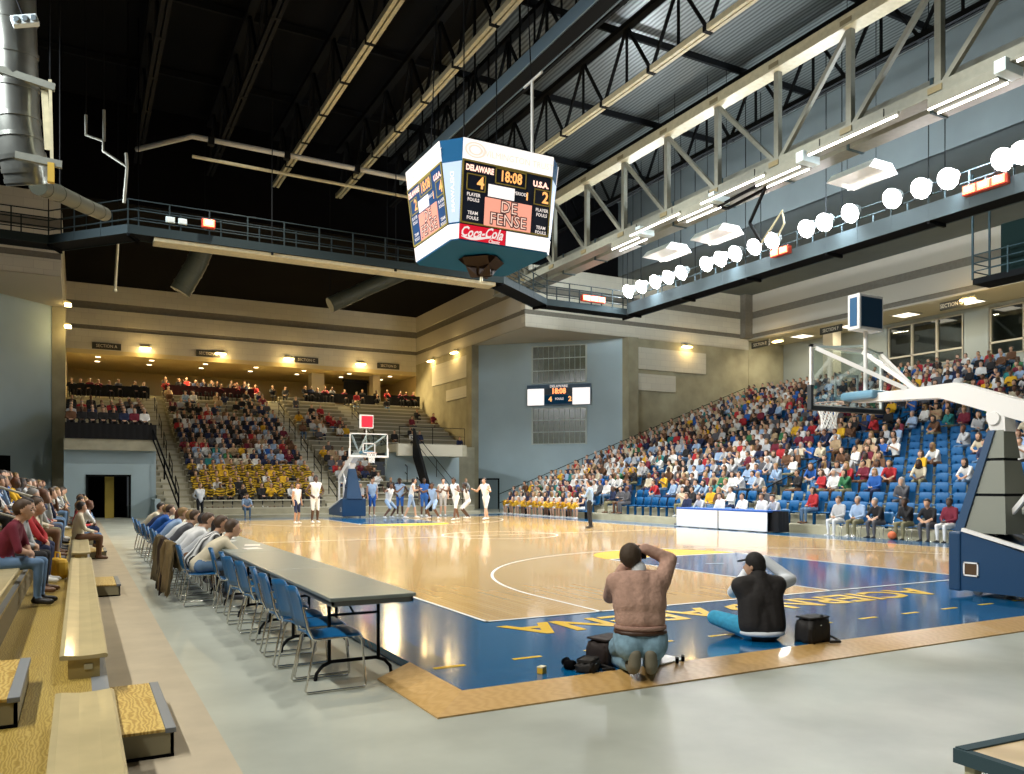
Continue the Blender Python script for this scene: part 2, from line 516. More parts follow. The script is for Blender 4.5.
# plain blue-grey door with a dark frame low in the corner wall
def slab(f, s0, s1, z0, z1, o0, o1):
    vs = [f(s0, z0, o1), f(s1, z0, o1), f(s1, z1, o1), f(s0, z1, o1), f(s0, z0, o0), f(s1, z0, o0), f(s1, z1, o0), f(s0, z1, o0)]
    return vs, [(0, 1, 2, 3), (0, 4, 5, 1), (1, 5, 6, 2), (2, 6, 7, 3), (3, 7, 4, 0), (7, 6, 5, 4)]
dr = MB().add(*slab(corner, 0.55, 1.85, FZ, 1.95, 0.0, 0.03)).build('door_1', mat('door_blue_grey', (0.20, 0.27, 0.30), 0.6)); struct(dr, 'blue-grey door low in the corner wall')
struct(MB().add(*slab(corner, 0.45, 0.55, FZ, 2.05, 0.0, 0.06)).add(*slab(corner, 1.85, 1.95, FZ, 2.05, 0.0, 0.06)).add(*slab(corner, 0.55, 1.85, 1.95, 2.05, 0.0, 0.06)).build('door_frame', M_dark, dr))
# left block, the mirror of the right one
mb = MB()
fascia(mb, (-20, YB), (XL, YB), ZF, ZT, 0.5, 0)
fascia(mb, (XL, YB+0.5), (XL, YE), ZF, ZT, 0.5, 5)
mb.box((XL-0.5, 42.3, FZ), (XL, YE, ZF), 2)
mb.box((XL-0.55, YB+7.2, FZ), (XL+0.1, 43.0, ZF-0.02), 2)
mb.prism([(-20, YB), (XL, YB), (XL, YE), (-20, YE)], ZF-0.02, ZF+0.02, 'z', 4)
struct(mb.build('wall_left_block', MW), 'block with concrete pillar beside the end stand')
cl = [(-12.8, 34.9), (-5.0, 42.5)]
def left_corner(s, z, off=0.0):
    dd = (Vector(cl[1])-Vector(cl[0])).normalized(); nn = Vector((dd.y, -dd.x))
    p = Vector(cl[0])+dd*s+nn*off
    return Vector((p.x, p.y, z))
def slab(f, s0, s1, z0, z1, o0, o1):
    vs = [f(s0, z0, o1), f(s1, z0, o1), f(s1, z1, o1), f(s0, z1, o1), f(s0, z0, o0), f(s1, z0, o0), f(s1, z1, o0), f(s0, z1, o0)]
    return vs, [(0, 1, 2, 3), (0, 4, 5, 1), (1, 5, 6, 2), (2, 6, 7, 3), (3, 7, 4, 0), (7, 6, 5, 4)]
mb = MB(); mb.add(*slab(left_corner, 0, 10.89, FZ, ZF, -0.3, 0))
struct(mb.build('wall_left', M_bluewall), 'blue-grey corner wall behind the bleachers')
mb = MB(); mb.add(*slab(left_corner, 6.2, 7.7, FZ, 3.1, 0.0, 0.05))
struct(mb.build('door_2', M_black), 'dark opening in the blue-grey wall behind the bleachers')
# sideline stand: fascia, concourse soffit, back wall with windows
mb = MB()
fascia(mb, (XS, YB), (XS, -14), 12.05, ZT, 0.5, 5)
mb.box((XS, -14, 12.0), (43, YB, 12.06), 4)
mb.box((XS-0.7, YB-0.5, 12.1), (XS+0.05, YB+0.05, ZT), 1)
struct(mb.build('wall_sideline', MW), 'pale block wall above the sideline stand')
mb = MB()
wz0, wz1 = 9.0, 11.75
mb.box((XS+0.2, YB+0.1, 7.0), (44.6, YB+0.5, 12.1), 2)
mb.box((42, -14, 7.4), (42.3, YB, wz0), 3).box((42, -14, wz1), (42.3, YB, 12.05), 3)
wins = [(1.0, 8.5), (9.5, 17.0), (17.5, 19.4), (21.0, 26.0)]
ed = [-14]+[e for w_ in wins for e in w_]+[YB]
for i in range(0, len(ed), 2):
    mb.box((42, ed[i], wz0), (42.3, ed[i+1], wz1), 3)
mb.box((37.6, -14, 7.1), (44, YB, 7.45), 2)
mb.box((44.5, -14, 7.4), (44.6, YB, 12.05), 4)
mb.prism([(39.8, 28.5), (40.6, 28.5), (40.6, 29.3), (39.8, 29.3)], 7.4, 12.0, 'z', 4)
struct(mb.build('wall_back', MW[:3]+[mat('concourse_grey', (0.27, 0.30, 0.285), 0.8)]+MW[4:]), 'concourse back wall above the sideline stand')
k = 3
for y0, y1 in wins:
    nsec = max(1, round((y1-y0)/1.9))
    mb = MB().box((42.12, y0, wz0), (42.15, y1, wz1))
    w = mb.build('window_%d' % k, M_winglass); struct(w, 'dark concourse window'); k += 1
    mb = MB()
    for i in range(nsec+1):
        y = y0+(y1-y0)*i/nsec
        mb.box((42.0, y-0.06, wz0), (42.2, y+0.06, wz1))
    for z in (wz0, wz0+0.75, wz1):
        mb.box((42.0, y0, z-0.05), (42.2, y1, z+0.05))
    struct(mb.build('window_frame', M_soffit, w))
# roofs
mb = MB()
mb.box((-20, -16, 20.0), (9.7, YB+0.5, 20.2), 2)  # near-black deck on the bleacher side
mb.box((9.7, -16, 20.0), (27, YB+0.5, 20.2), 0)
mb.box((-20, YB, 15.2), (44, 62, 15.35), 1)
mb.box((27, -16, 15.2), (45, YB, 15.35), 3)
mb.box((26.9, -16, 15.2), (27.1, YB, 20.1), 3)  # grey of this lining lightened to stand in for haze
mb.box((-20, YB-0.1, 15.2), (27, YB+0.1, 20.1), 1)
struct(mb.build('ceiling', [M_deck, M_black, M_deckd, mat('haze_grey_lining', (0.11, 0.135, 0.14), 0.8, noise=0.10, scale=0.5)]), 'dark ribbed foil roof deck')
# ------------------------------------------------------------------ stands
MS = [M_terr, mat('step_nosing', (0.52, 0.50, 0.40), 0.8), mat('bench_pedestal', (0.26, 0.24, 0.17), 0.9)]
R0X, RP, R0Z, RR, NR = 18.3, 0.85, 0.22, 0.318, 23      # sideline stand
SY0, SY1 = -6.0, 33.6
AISLES = [4.7, 14.4, 24.0]
mb = MB()
for r in range(NR):
    x = R0X+RP*r-0.45; z = R0Z+RR*r
    mb.box((x, SY0, -0.08 if r == 0 else z-0.5), (x+RP+0.02, SY1, z), 0)
    for a in AISLES:
        if r: mb.box((x-0.42, a-0.5, z-RR), (x, a+0.5, z-RR/2), 1)
mb.box((R0X-0.45+NR*RP, SY0, 5.5), (XS+0.4, SY1, R0Z+RR*NR), 0)
stand = mb.build('terrace_sideline', MS); struct(stand, 'stepped concrete terrace of the sideline stand')
def rail(name, pts, m, label, cat, h=1.0, posts=True, group=None, drops=None, r=0.022, mid=True):
    """a rail that follows pts at height h, with its posts"""
    t = thing(name, label, cat, pts[0], 0, group)
    o = Vector(pts[0])
    up = Vector((0, 0, h))
    MB().tube([Vector(p)-o+up for p in pts], r, n=6).build('handrail', m, t)
    if mid:
        MB().tube([Vector(p)-o+up*0.5 for p in pts], r*0.8, n=6).build('mid_rail', m, t)
    if posts:
        for a, b in zip(pts[:-1], pts[1:]):
            a = Vector(a); b = Vector(b); k = max(1, round((b-a).length/2.0))
            for i in range(k+1 if b == Vector(pts[-1]) else k):
                p = a+(b-a)*i/k-o
                MB().tube([p, p+up], r*0.9, n=6).build('post', m, t)
    return t
rail('guard_rail', [(17.6, SY1+0.05, 0.0), (R0X+RP*(NR-1), SY1+0.05, R0Z+RR*(NR-1)+0.1)], M_dark, 'dark sloping guard rail at the far end of the sideline stand', 'railing', 1.05)
for i, a in enumerate(AISLES):
    for j, (s0, s1) in enumerate(((1, 5), (9, 13), (16, 20))):
        rail('aisle_handrail', [(R0X+RP*s0, a, R0Z+RR*s0), (R0X+RP*s1, a, R0Z+RR*s1)], M_dark if i else M_railw,
             'sloping stair handrail, %s up the %s aisle of the sideline stand' % (('lowest', 'middle', 'topmost')[j], ('nearest', 'midcourt', 'farthest')[i]), 'handrail', 0.9, group='stair handrails of the sideline stand', mid=False)
# end stand: bench terraces, balconies, the entrance below the left balcony
E0Y, EP, E0Z, ER, NE = 33.7, 0.80, 0.10, 0.33, 24
EX0, EX1 = -0.7, 16.2
mb = MB()
for r in range(NE):
    y = E0Y+EP*r-0.4; z = E0Z+ER*r
    x0 = EX0 if y < 45.5 else XL+0.1
    x1 = 12.1 if 35.9 < y < 42 else (EX1 if y < 42 else XR-0.1)
    mb.box((x0, y, FZ if r == 0 else z-0.6), (x1, y+EP+0.02, z), 0)
    mb.box((x0, y-0.005, z-0.05), (x1, y+0.1, z+0.004), 1)
    for a in (0.2, 8.15, 13.4):
        if r: mb.box((a-0.55, y-0.4, z-ER), (a+0.55, y, z-ER/2), 1)
    # bench plank standing on the terrace
    for s0, s1 in ((0.9, 7.5), (8.8, 12.8), (14.0, 19.6)):
        s1 = min(s1, x1-0.1)
        if s1 > s0+0.5 and not (r < 1):
            mb.box((s0, y+0.30, z+0.34), (s1, y+0.58, z+0.40), 1)
            mb.box((s0, y+0.36, z), (s1, y+0.52, z+0.34), 2)
struct(mb.build('terrace_end', MS), 'stepped bench terrace of the end stand')
mb = MB()
# left balcony over the entrance
mb.box((XL+0.1, 36.0, 3.3), (EX0, 36.3, 3.95), 0)
mb.box((XL+0.1, 36.3, 3.6), (EX0, 45.6, 3.95), 0)
for r in range(6):
    mb.box((XL+0.1, 38.5+1.2*r, 3.9), (EX0, 45.6, 4.1+0.17*r), 0)
mb.box((XL+0.1, 36.35, FZ), (-3.75, 36.7, 3.6), 3)
mb.box((-1.95, 36.35, FZ), (EX0, 36.7, 3.6), 3)
mb.box((-3.75, 36.35, 2.05), (-1.95, 36.7, 3.6), 3)
mb.box((-3.75, 38.0, FZ), (-1.95, 38.1, 2.2), 4)
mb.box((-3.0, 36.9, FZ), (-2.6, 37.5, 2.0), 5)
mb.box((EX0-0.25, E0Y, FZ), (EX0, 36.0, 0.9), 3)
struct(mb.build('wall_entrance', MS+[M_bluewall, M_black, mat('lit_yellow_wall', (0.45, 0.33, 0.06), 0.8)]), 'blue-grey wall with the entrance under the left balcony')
d3 = MB()
for a, b in (((-3.85, 36.3, FZ), (-3.75, 36.4, 2.1)), ((-1.95, 36.3, FZ), (-1.85, 36.4, 2.1)), ((-3.85, 36.3, 2.0), (-1.85, 36.4, 2.1))):
    d3.box(a, b)
struct(d3.build('door_3', M_dark), 'dark door frame in the entrance wall')
mb = MB()
mb.box((12.2, 36.0, 3.3), (16.3, 36.3, 4.0), 1); mb.box((12.2, 36.3, 3.55), (16.3, 42.2, 4.0), 0)
mb.box((12.2, 38.0, FZ), (17.0, 38.3, 3.56), 3); mb.box((16.8, 38.3, FZ), (17.0, 42.3, 3.56), 3); mb.box((16.6, 42.0, FZ), (XR, 42.25, 4.2), 0)
mb.box((16.3, 36.0, 3.3), (16.6, 42.2, 4.0), 0)
struct(mb.build('balcony_right', MS+[M_bluewall]), 'concrete balcony at the side of the end stand')
rail('balcony_railing', [(12.3, 36.1, 4.0), (16.5, 36.1, 4.0)], M_dark, 'dark railing of the small concrete balcony beside the corner wall', 'railing', 1.0)
t = tag(MB().prism([(36.0, 3.2), (36.0, 4.9), (33.4, 1.2), (33.4, 0.0)], 13.1, 13.25, 'x').build('stair_side_wall', M_dark), 'dark solid side of the stair below the small concrete balcony', 'stair wall')
rail('stair_railing', [(13.0, 36.0, 3.9), (15.2, 33.6, 0.2)], M_dark, 'dark sloping railing below the small concrete balcony', 'railing', 1.0)
rail('stair_railing', [(-0.95, 36.2, 3.7), (0.1, 33.6, 0.0)], M_dark, 'dark sloping railing beside the entrance wall of the end stand', 'railing', 1.0, r=0.05)
for i, a in enumerate((0.2, 8.15, 13.4)):
    for j in range(5):
        s0 = 1+4*j; s1 = s0+2
        rail('aisle_handrail', [(a, E0Y+EP*s0, E0Z+ER*s0), (a, E0Y+EP*s1, E0Z+ER*s1)], M_dark,
             'dark stair handrail, %s from the floor on the %s aisle of the end stand' % (ORD[j+1], ('entrance-side', 'middle', 'corner-side')[i]), 'handrail', 0.95, group='stair handrails of the end stand', r=0.03)
# black drape along the left balcony and the drapes on the upper level
M_drape = mat('black_drape', (0.006, 0.006, 0.007), 0.95)
def drape(name, x0, x1, y, z0, z1, m, label, n=40):
    mb = MB(); vs = []
    for i in range(n+1):
        x = x0+(x1-x0)*i/n; o = 0.035*math.sin(i*2.1)
        vs += [(x, y+o, z0), (x, y+o*0.3, z1)]
    vs += [(v[0], v[1]+0.04, v[2]) for v in vs]
    k = 2*(n+1)
    fs = [(2*i, 2*i+2, 2*i+3, 2*i+1) for i in range(n)]+[(k+2*i, k+2*i+1, k+2*i+3, k+2*i+2) for i in range(n)]
    mb.add(vs, fs, 0, True)
    return tag(mb.build(name, m), label, 'drape')
drape('balcony_drape', XL+0.15, EX0, 35.95, 3.85, 4.62, M_drape, 'black cloth drape along the balcony above the entrance')
drape('rail_drape', -4.6, 0.0, 50.4, 7.35, 8.1, M_drape, 'black drape along the upper rail over the entrance balcony')
drape('rail_drape', 1.0, 6.9, 51.2, 7.75, 8.45, mat('dark_red_drape', (0.05, 0.008, 0.010), 0.9), 'dark red drape along the upper rail behind the main crowd')
drape('rail_drape', 10.6, 16.4, 51.6, 7.8, 8.5, M_drape, 'black drape along the upper rail at the middle of the end stand')
drape('rail_drape', 16.9, 19.7, 51.4, 7.8, 8.6, M_drape, 'black drape along the upper rail beside the corner block')
# doorway at the back of the far concourse
mb = MB().box((14.6, 54.9, 7.4), (16.5, 55.1, 9.9), 0)
mb.box((14.5, 54.8, 9.9), (16.6, 55.1, 10.1), 0)
struct(mb.build('door_4', M_dark), 'dark doorway at the back of the far concourse')
mb = MB().box((16.7, 54.0, 7.4), (17.3, 55.0, 10.45), 0).box((12.0, 55.0, 7.4), (13.0, 56.0, 10.45), 0)
struct(mb.build('pillar_concourse', M_soffit), 'plaster pillar of the far concourse')

# ------------------------------------------------------------------ telescopic bleachers beside the camera
M_ply = wave_mat('plywood', (0.27, 0.18, 0.03), (0.44, 0.32, 0.085), 6.0, 14, 0.45, stretch=(3, 1, 1), detail=3, coat=0.25)
M_plyl = wave_mat('plywood_step', (0.42, 0.25, 0.045), (0.68, 0.50, 0.16), 4.6, 16, 0.4, stretch=(2.2, 1, 1), detail=3, coat=0.3)
M_bench = mat('varnished_bench', (0.44, 0.37, 0.20), 0.4, noise=0.10, scale=4, coat=0.2)
M_nose = mat('grey_metal_nosing', (0.20, 0.22, 0.24), 0.45)
M_riser = mat('dark_riser', (0.14, 0.11, 0.05), 0.6)
BX, BP, BZ, BR = -3.97, 0.76, 0.40, 0.27           # bench front edge, row pitch, bench top, rise
GAPS = [(-3.08, -1.95), (6.6, 7.7), (16.2, 17.3)]   # aisles
mb = MB()
for r in range(9):
    x = BX-BP*r; z = BZ-0.17+BR*r
    mb.box((x-BP, -14, z-0.04), (x+0.0, 30, z), 0)
    mb.box((x-0.03, -14, z-BR), (x+0.0, 30, z-0.04), 2)
    mb.box((x-0.10, -14, z-0.01), (x+0.003, 30, z+0.003), 1)
struct(mb.build('bleacher_deck', [M_ply, M_nose, M_riser]), 'plywood decks of the telescopic bleachers')
def bench(r, y0, y1, label):
    x = BX-BP*r; z = BZ+BR*r
    t = thing('bleacher_bench', label, 'bench', (x-0.145, y0, z-0.17), 0, 'plank benches of the bleachers')
    L = y1-y0
    prof = [(-0.145, 0.140), (0.145, 0.140), (0.15, 0.150), (0.15, 0.163), (0.135, 0.172), (0.06, 0.166), (-0.03, 0.164), (-0.12, 0.175), (-0.15, 0.172), (-0.152, 0.155)]
    MB().prism(prof, 0, L, 'y').build('plank', M_bench, t)
    MB().box((-0.10, 0.03, 0), (0.10, L-0.03, 0.14)).build('support', mat('bench_support', (0.42, 0.32, 0.12), 0.5), t)
    if r < 2:
        mb = MB()
        mb.cbox((0.0, 0.018, 0.06), (0.055, 0.03, 0.10), 0.004)
        mb.build('end_plate', M_tansteel, t)
    return t
runs = [(-9.6, -3.08), (-1.95, 6.6), (7.7, 16.2), (17.3, 29.5)]
RW = ['front', 'second', 'third', 'fourth', 'fifth', 'sixth']
for r in range(6):
    for k, (a, b) in enumerate(runs):
        if r and k == 0: continue
        bench(r, a, b, 'varnished plank bench, %s row of bleachers, %s' % (RW[r], ('running in under the camera', 'first past the plywood step', 'second past the plywood step', 'last before the end wall')[k]))
def step_box(x0, x1, y0, y1, z0, z1, label):
    t = thing('aisle_step', label, 'step', ((x0+x1)/2, (y0+y1)/2, z0), 0, 'plywood aisle steps')
    a, b = (x1-x0)/2, (y1-y0)/2; h = z1-z0
    mb = MB().box((-a, -b, 0.0), (a, -b+0.02, h-0.02)).box((-a, b-0.02, 0), (a, b, h-0.02)).box((a-0.02, -b, 0), (a, b, h-0.02)).box((-a, -b, 0), (-a+0.02, b, h-0.02))
    mb.build('side_board', mat('step_side_board', (0.30, 0.27, 0.17), 0.6), t)
    MB().cbox((-a, -b-0.01, h-0.02), (a-0.05, b+0.01, h), 0.004).build('tread', M_plyl, t)
    MB().cbox((a-0.05, -b-0.012, h-0.028), (a+0.012, b+0.012, h+0.004), 0.004).build('nosing', M_nose, t)
    MB().box((-a+0.01, -b-0.003, 0.0), (a, b+0.003, 0.02)).build('kick_strip', M_black, t)
    return t
step_box(-3.945, -3.63, -3.0, -1.72, FZ+0.004, 0.10, 'plywood step with grey metal nosing on the floor between the two nearest benches')
step_box(-3.945, -3.60, 5.1, 6.3, FZ+0.004, 0.10, 'plywood step with grey nosing on the floor past the first long bench')
step_box(-3.945, -3.60, 12.0, 13.1, FZ+0.004, 0.10, 'plywood step on the tan floor midway along the bleachers')
step_box(-3.945, -3.60, 17.0, 18.1, FZ+0.004, 0.10, 'small distant plywood step on the tan floor near the far benches')
step_box(-4.72, -4.45, -3.05, -1.9, 0.23, 0.40, 'plywood aisle step with grey nosing standing on the first bleacher deck')
# loose dark riser box lower corner of the concrete
t = thing('floor_riser', 'low plywood-topped riser with dark metal edges on the bare concrete', 'riser', (0.95, -6.1, FZ), -0.06)
MB().box((-0.72, -0.5, 0.10), (0.9, 0.52, 0.165)).build('frame', M_dark, t)
MB().box((-0.70, -0.48, 0.165), (0.9, 0.47, 0.176)).build('plywood_top', wave_mat('riser_ply', (0.55, 0.40, 0.20), (0.70, 0.54, 0.30), 1.2, 8, 0.5), t)
MB().box((-0.74, 0.47, 0.10), (0.92, 0.54, 0.186)).box((-0.76, -0.5, 0.10), (-0.70, 0.54, 0.180)).build('edge_trim', M_bluesteel, t)
for x in (-0.70, 0.86):
    for y in (-0.45, 0.46):
        MB().box((x-0.03, y-0.03, 0), (x+0.03, y+0.03, 0.10)).build('leg', M_tansteel, t)
for i, (y, lab) in enumerate(((7.2, 'nearer'), (16.8, 'farther'))):
    pts = [(-4.7, y, 0.50), (-8.5, y, 1.85)]
    rail('bleacher_handrail', pts, M_railw, 'pale sloping handrail in the %s bleacher aisle' % lab, 'handrail', 0.85)
# ------------------------------------------------------------------ roof steel
def roof_truss(x, mcol, web, label, y0=-12.0, y1=33.9, zb=17.0, zt=19.4, w=0.16):
    t = thing('roof_truss', label, 'truss', (x, 0, zb), 0, 'parallel roof trusses')
    h = zt-zb
    MB().box((-w, y0, -0.10), (-0.03, y1, 0.10)).box((0.03, y0, -0.10), (w, y1, 0.10)).build('bottom_chord', mcol, t)
    MB().box((-w, y0, h-0.1), (w, y1, h+0.1)).build('top_chord', web, t)
    mb = MB(); n = 15; p = (y1-y0)/n
    for i in range(n):
        a = y0+p*i
        mb.bar((0, a, 0), (0, a+p/2, h), 0.10, mi=0); mb.bar((0, a+p/2, h), (0, a+p, 0), 0.10); mb.bar((0, a+p/2, 0), (0, a+p/2, h), 0.08)
        mb.box((-w-0.01, a-0.09, -0.11), (w+0.01, a+0.09, 0.11))
    mb.build('web_members', web, t)  # web colour darkened in place of backlighting
    return t
roof_truss(-1.7, M_dark, M_dark, 'dark roof truss nearest the bleacher side')  # bleacher-side trusses coloured dark for the lack of light there
roof_truss(1.55, M_dark, M_dark, 'dark roof truss next in from the bleacher side')
roof_truss(4.76, M_tansteel, M_dark, 'roof truss with double cream bottom chord, first of the cream ones from the bleachers')
roof_truss(8.05, M_tansteel, M_dark, 'roof truss with cream bottom chord passing above the scoreboard')
roof_truss(11.0, M_dark, M_dark, 'dark roof truss just beyond the scoreboard')
roof_truss(14.6, M_tansteel, M_dark, 'roof truss with cream bottom chord beside the large painted truss')
roof_truss(21.4, M_dark, M_dark, 'dark roof truss behind the large painted truss')
# secondary W-direction purlins under the deck
for i, y in enumerate((-6, 0, 6, 12, 18, 24, 30)):
    mb = MB().box((-18, -0.06, -0.14), (26, 0.06, 0.14))
    mb.build('roof_purlin', M_dark, None, (0, y, 19.75))
    o = bpy.context.scene.collection.objects[-1]
    struct(o, 'dark roof purlin')
# blue-grey cable tray along the roof
t = thing('cable_tray', 'long blue-grey lighting tray hung under the dark roof beside the scoreboard', 'cable tray', (10.4, 0, 16.75))
MB().box((-0.35, -12, -0.05), (-0.27, 30, 0.45)).box((0.27, -12, -0.05), (0.35, 30, 0.45)).build('side_plate', mat('tray_blue', (0.16, 0.24, 0.30), 0.5), t)
MB().box((-0.3, -12, -0.05), (0.3, 30, 0.0)).build('tray_floor', M_dark, t)
for i in range(22):
    y = -11+1.9*i
    MB().bar((-0.31, y, 0.4), (-0.31, y, 2.6), 0.06).bar((0.31, y, 0.4), (0.31, y, 2.6), 0.06).bar((-0.31, y, 1.4), (0.31, y+0.95, 2.6), 0.05).build('hanger', M_dark, t)
# the large painted truss with its light fittings
t = thing('main_truss', 'large painted steel truss crossing the hall above the court', 'truss', (17.8, 0, 13.0))
y0, y1 = -9.0, 34.3
MB().box((-0.20, y0, -0.18), (-0.02, y1, 0.18)).box((0.02, y0, -0.18), (0.20, y1, 0.18)).box((-0.30, y0, -0.22), (0.30, y1, -0.16)).build('bottom_chord', M_greysteel, t)
MB().box((-0.22, y0, 3.35), (0.22, y1, 3.75)).box((-0.30, y0, 3.30), (0.30, y1, 3.38)).build('top_chord', mat('truss_cream', (0.42, 0.39, 0.26), 0.5, noise=0.1), t)
posts = [12.42+3.06*k for k in range(-7, 8)]
for y in posts:
    if y0 < y < y1:
        MB().bar((0, y, 0.1), (0, y, 3.4), 0.20).build('post', M_greysteel, t)
for a, b in zip(posts[:-1], posts[1:]):
    if a < y0 or b > y1: continue
    p, q = ((0, b, 3.35), (0, a+0.12, 0.15)) if a >= 12 else ((0, a, 3.35), (0, b-0.12, 0.15))
    MB().bar(p, q, 0.15).build('diagonal', M_greysteel, t)
for y in posts:
    if y0 < y < y1:
        for z in (3.5, 0.0):
            MB().box((-0.24, y-0.22, z-0.09), (0.24, y+0.22, z+0.09)).build('gusset_plate', mat('gusset_brown', (0.20, 0.17, 0.09), 0.6), t)
t = thing('air_duct', 'long grey duct running along the back of the large painted truss', 'duct', (18.9, 0, 13.4))
MB().box((-0.35, -9, -0.55), (0.35, 33.5, 0.45)).build('duct_body', M_greysteel, t)
for i in range(14): MB().box((-0.38, -8+3*i, -0.58), (0.38, -7.9+3*i, 0.48)).build('duct_flange', M_bluesteel, t)
M_tubeL = mat('lit_tube', (1.0, 0.95, 0.86), 0.4, emit=6.0)
M_box = mat('fitting_blue_white', (0.55, 0.68, 0.72), 0.4)
first = None
fy = [-1.0, 5.46, 12.19, 16.51, 21.17]
words = ['nearest to the baseline', 'second from the baseline', 'above the midcourt side', 'above the far free-throw end', 'farthest along the truss']
for i, y in enumerate(fy):
    t = thing('truss_light', 'boxed strip light under the large painted truss, '+words[i], 'light fitting', (17.75, y, 12.55), 0, 'strip lights under the large truss')
    MB().cbox((-0.28, -1.0, -0.06), (0.28, 1.0, 0.22), 0.02).build('housing', M_greysteel, t)
    MB().cbox((-0.42, -1.32, -0.02), (0.40, -1.0, 0.34), 0.02).build('end_box', M_box, t)
    for s in (-0.22, 0.22):
        MB().tube([(s, -1.0, -0.09), (s, 1.0, -0.09)], 0.035).build('tube', M_tubeL, t)
for i, y in enumerate((2.2, 9.0, 14.3, 18.9)):
    t = thing('strip_light', 'bare lit strip light under the large painted truss, '+ORD[i+1]+' gap from the baseline', 'light fitting', (17.35, y, 12.62), 0, 'bare strip lights under the large truss')
    MB().cbox((-0.05, -1.7, 0.03), (0.05, 1.7, 0.12), 0.01).build('batten', M_greysteel, t)
    MB().tube([(0, -1.65, 0), (0, 1.65, 0)], 0.04).build('tube', M_tubeL, t)
for i, (x, y) in enumerate(((20.4, 21.8), (20.6, 18.6), (20.4, 11.0))):
    t = thing('reflector_light', 'wide white reflector fitting hung behind the large truss, %s from the far end' % ORD[i+1], 'light fitting', (x, y, 12.5), 0, 'reflector fittings')
    MB().prism([(-0.75, 0.0), (0.75, 0.0), (0.45, 0.32), (-0.45, 0.32)], -0.9, 0.9, 'y').build('hood', mat('white_enamel', (0.75, 0.78, 0.76), 0.35), t)
    MB().tube([(0.3, -0.8, -0.05), (0.3, 0.8, -0.05)], 0.05).build('tube', M_tubeL, t)
    for s in (-0.6, 0.6):
        MB().tube([(0, s, 0.3), (0, s, 7.4)], 0.012, n=5).build('hanger', M_dark, t)
# retracted hoist hanging from the large truss
t = thing('hoist_bracket', 'dark folded hoist bracket hanging under the large painted truss', 'bracket', (17.9, 14.0, 12.4))
mb = MB()
for p, q in (((0, -1.3, 0.3), (0, 1.6, 0.1)), ((0.5, -1.3, 0.3), (0.5, 1.6, 0.1)), ((0, 1.6, .1), (0.5, 1.6, .1)), ((0, -1.3, .3), (.5, -1.3, .3)), ((0, -1, 0.2), (0.3, 0.2, -0.9)), ((0.3, 0.2, -0.9), (0.3, -0.4, -1.8))):
    mb.bar(p, q, 0.09)
mb.build('arm', M_dark, t)
MB().tube([(0.3, -0.4, -1.8), (0.3, -1.1, -1.2), (0.3, -1.4, -0.9), (0.3, -1.5, -1.4), (0.3, -1.1, -1.9)], 0.035).build('hook', M_tansteel, t)

# ------------------------------------------------------------------ catwalks
def catwalk(name, pts, label, z=11.3, w=0.95, h=1.15, m=None, rails=3, toe=0.34):
    m = m or M_bluesteel
    t = thing(name, label, 'catwalk', (pts[0][0], pts[0][1], z))
    o = Vector((*pts[0], 0))
    P = [Vector((*p, 0))-o for p in pts]
    L = []
    for i, p in enumerate(P):
        d0 = (P[i]-P[i-1]).normalized() if i else (P[1]-P[0]).normalized()
        d1 = (P[i+1]-P[i]).normalized() if i < len(P)-1 else d0
        d = (d0+d1).normalized()
        n = Vector((-d.y, d.x, 0))*(w/2)/max(0.5, d.dot(d1))
        L.append((p+n, p-n))
    mb = MB()
    for (a, b), (c2, e) in zip(L[:-1], L[1:]):
        vs = [a, b, e, c2]; vs = [v+Vector((0, 0, -0.12)) for v in vs]+[v for v in vs]
        mb.add(vs, [(0, 1, 2, 3), (7, 6, 5, 4), (0, 4, 5, 1), (2, 6, 7, 3), (1, 5, 6, 2), (0, 3, 7, 4)])
    mb.build('walkway', M_dark, t)
    for s in (0, 1):
        ln = [q[s] for q in L]
        mb = MB()
        for a, b in zip(ln[:-1], ln[1:]):
            mb.bar(a+Vector((0, 0, toe/2-.15)), b+Vector((0, 0, toe/2-.15)), 0.04, toe)
        mb.build('toe_board', m, t)
        for k in range(rails):
            zz = h*(k+1)/rails
            MB().tube([v+Vector((0, 0, zz)) for v in ln], 0.024, n=6).build('rail', m, t)
        for a, b in zip(ln[:-1], ln[1:]):
            k = max(1, round((b-a).length/1.5))
            for i in range(k+1):
                p = a+(b-a)*i/k
                if i or a == ln[0]: MB().bar(p+Vector((0, 0, -0.1)), p+Vector((0, 0, h)), 0.05).build('post', m, t)
    for (a, b), (c2, e) in zip(L[:-1], L[1:]):
        k = max(1, round((c2-a).length/4.5))
        for i in range(k+1):
            p = a+(c2-a)*i/k; q = b+(e-b)*i/k
            for w_ in (p, q): MB().tube([w_, w_+Vector((0, 0, 8.6))], 0.02, n=5).build('hanger', M_dark, t)
            MB().bar(p+Vector((0, 0, -0.18)), q+Vector((0, 0, -0.18)), 0.10, 0.14).build('cross_beam', M_dark, t)
    return t
catwalk('catwalk', [(-9.0, 28.9), (-5.0, 28.9), (-2.3, 25.9), (13.4, 25.9), (17.6, 28.9), (23.4, 28.9)], 'dark steel catwalk with railings crossing the far side of the hall', m=mat('dark_catwalk', (0.022, 0.034, 0.038), 0.75, spec=0.1))  # shaded copy of the catwalk steel, dimness put into its colour
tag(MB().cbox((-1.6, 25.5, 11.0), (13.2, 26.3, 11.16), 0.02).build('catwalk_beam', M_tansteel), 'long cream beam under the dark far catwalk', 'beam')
catwalk('catwalk', [(23.4, 28.3), (23.4, -8.0)], 'blue-grey steel catwalk carrying the row of floodlights', m=mat('lit_catwalk', (0.085, 0.12, 0.135), 0.7, spec=0.2), toe=0.62)  # lit copy of the catwalk steel, floodlight brightness put into its colour
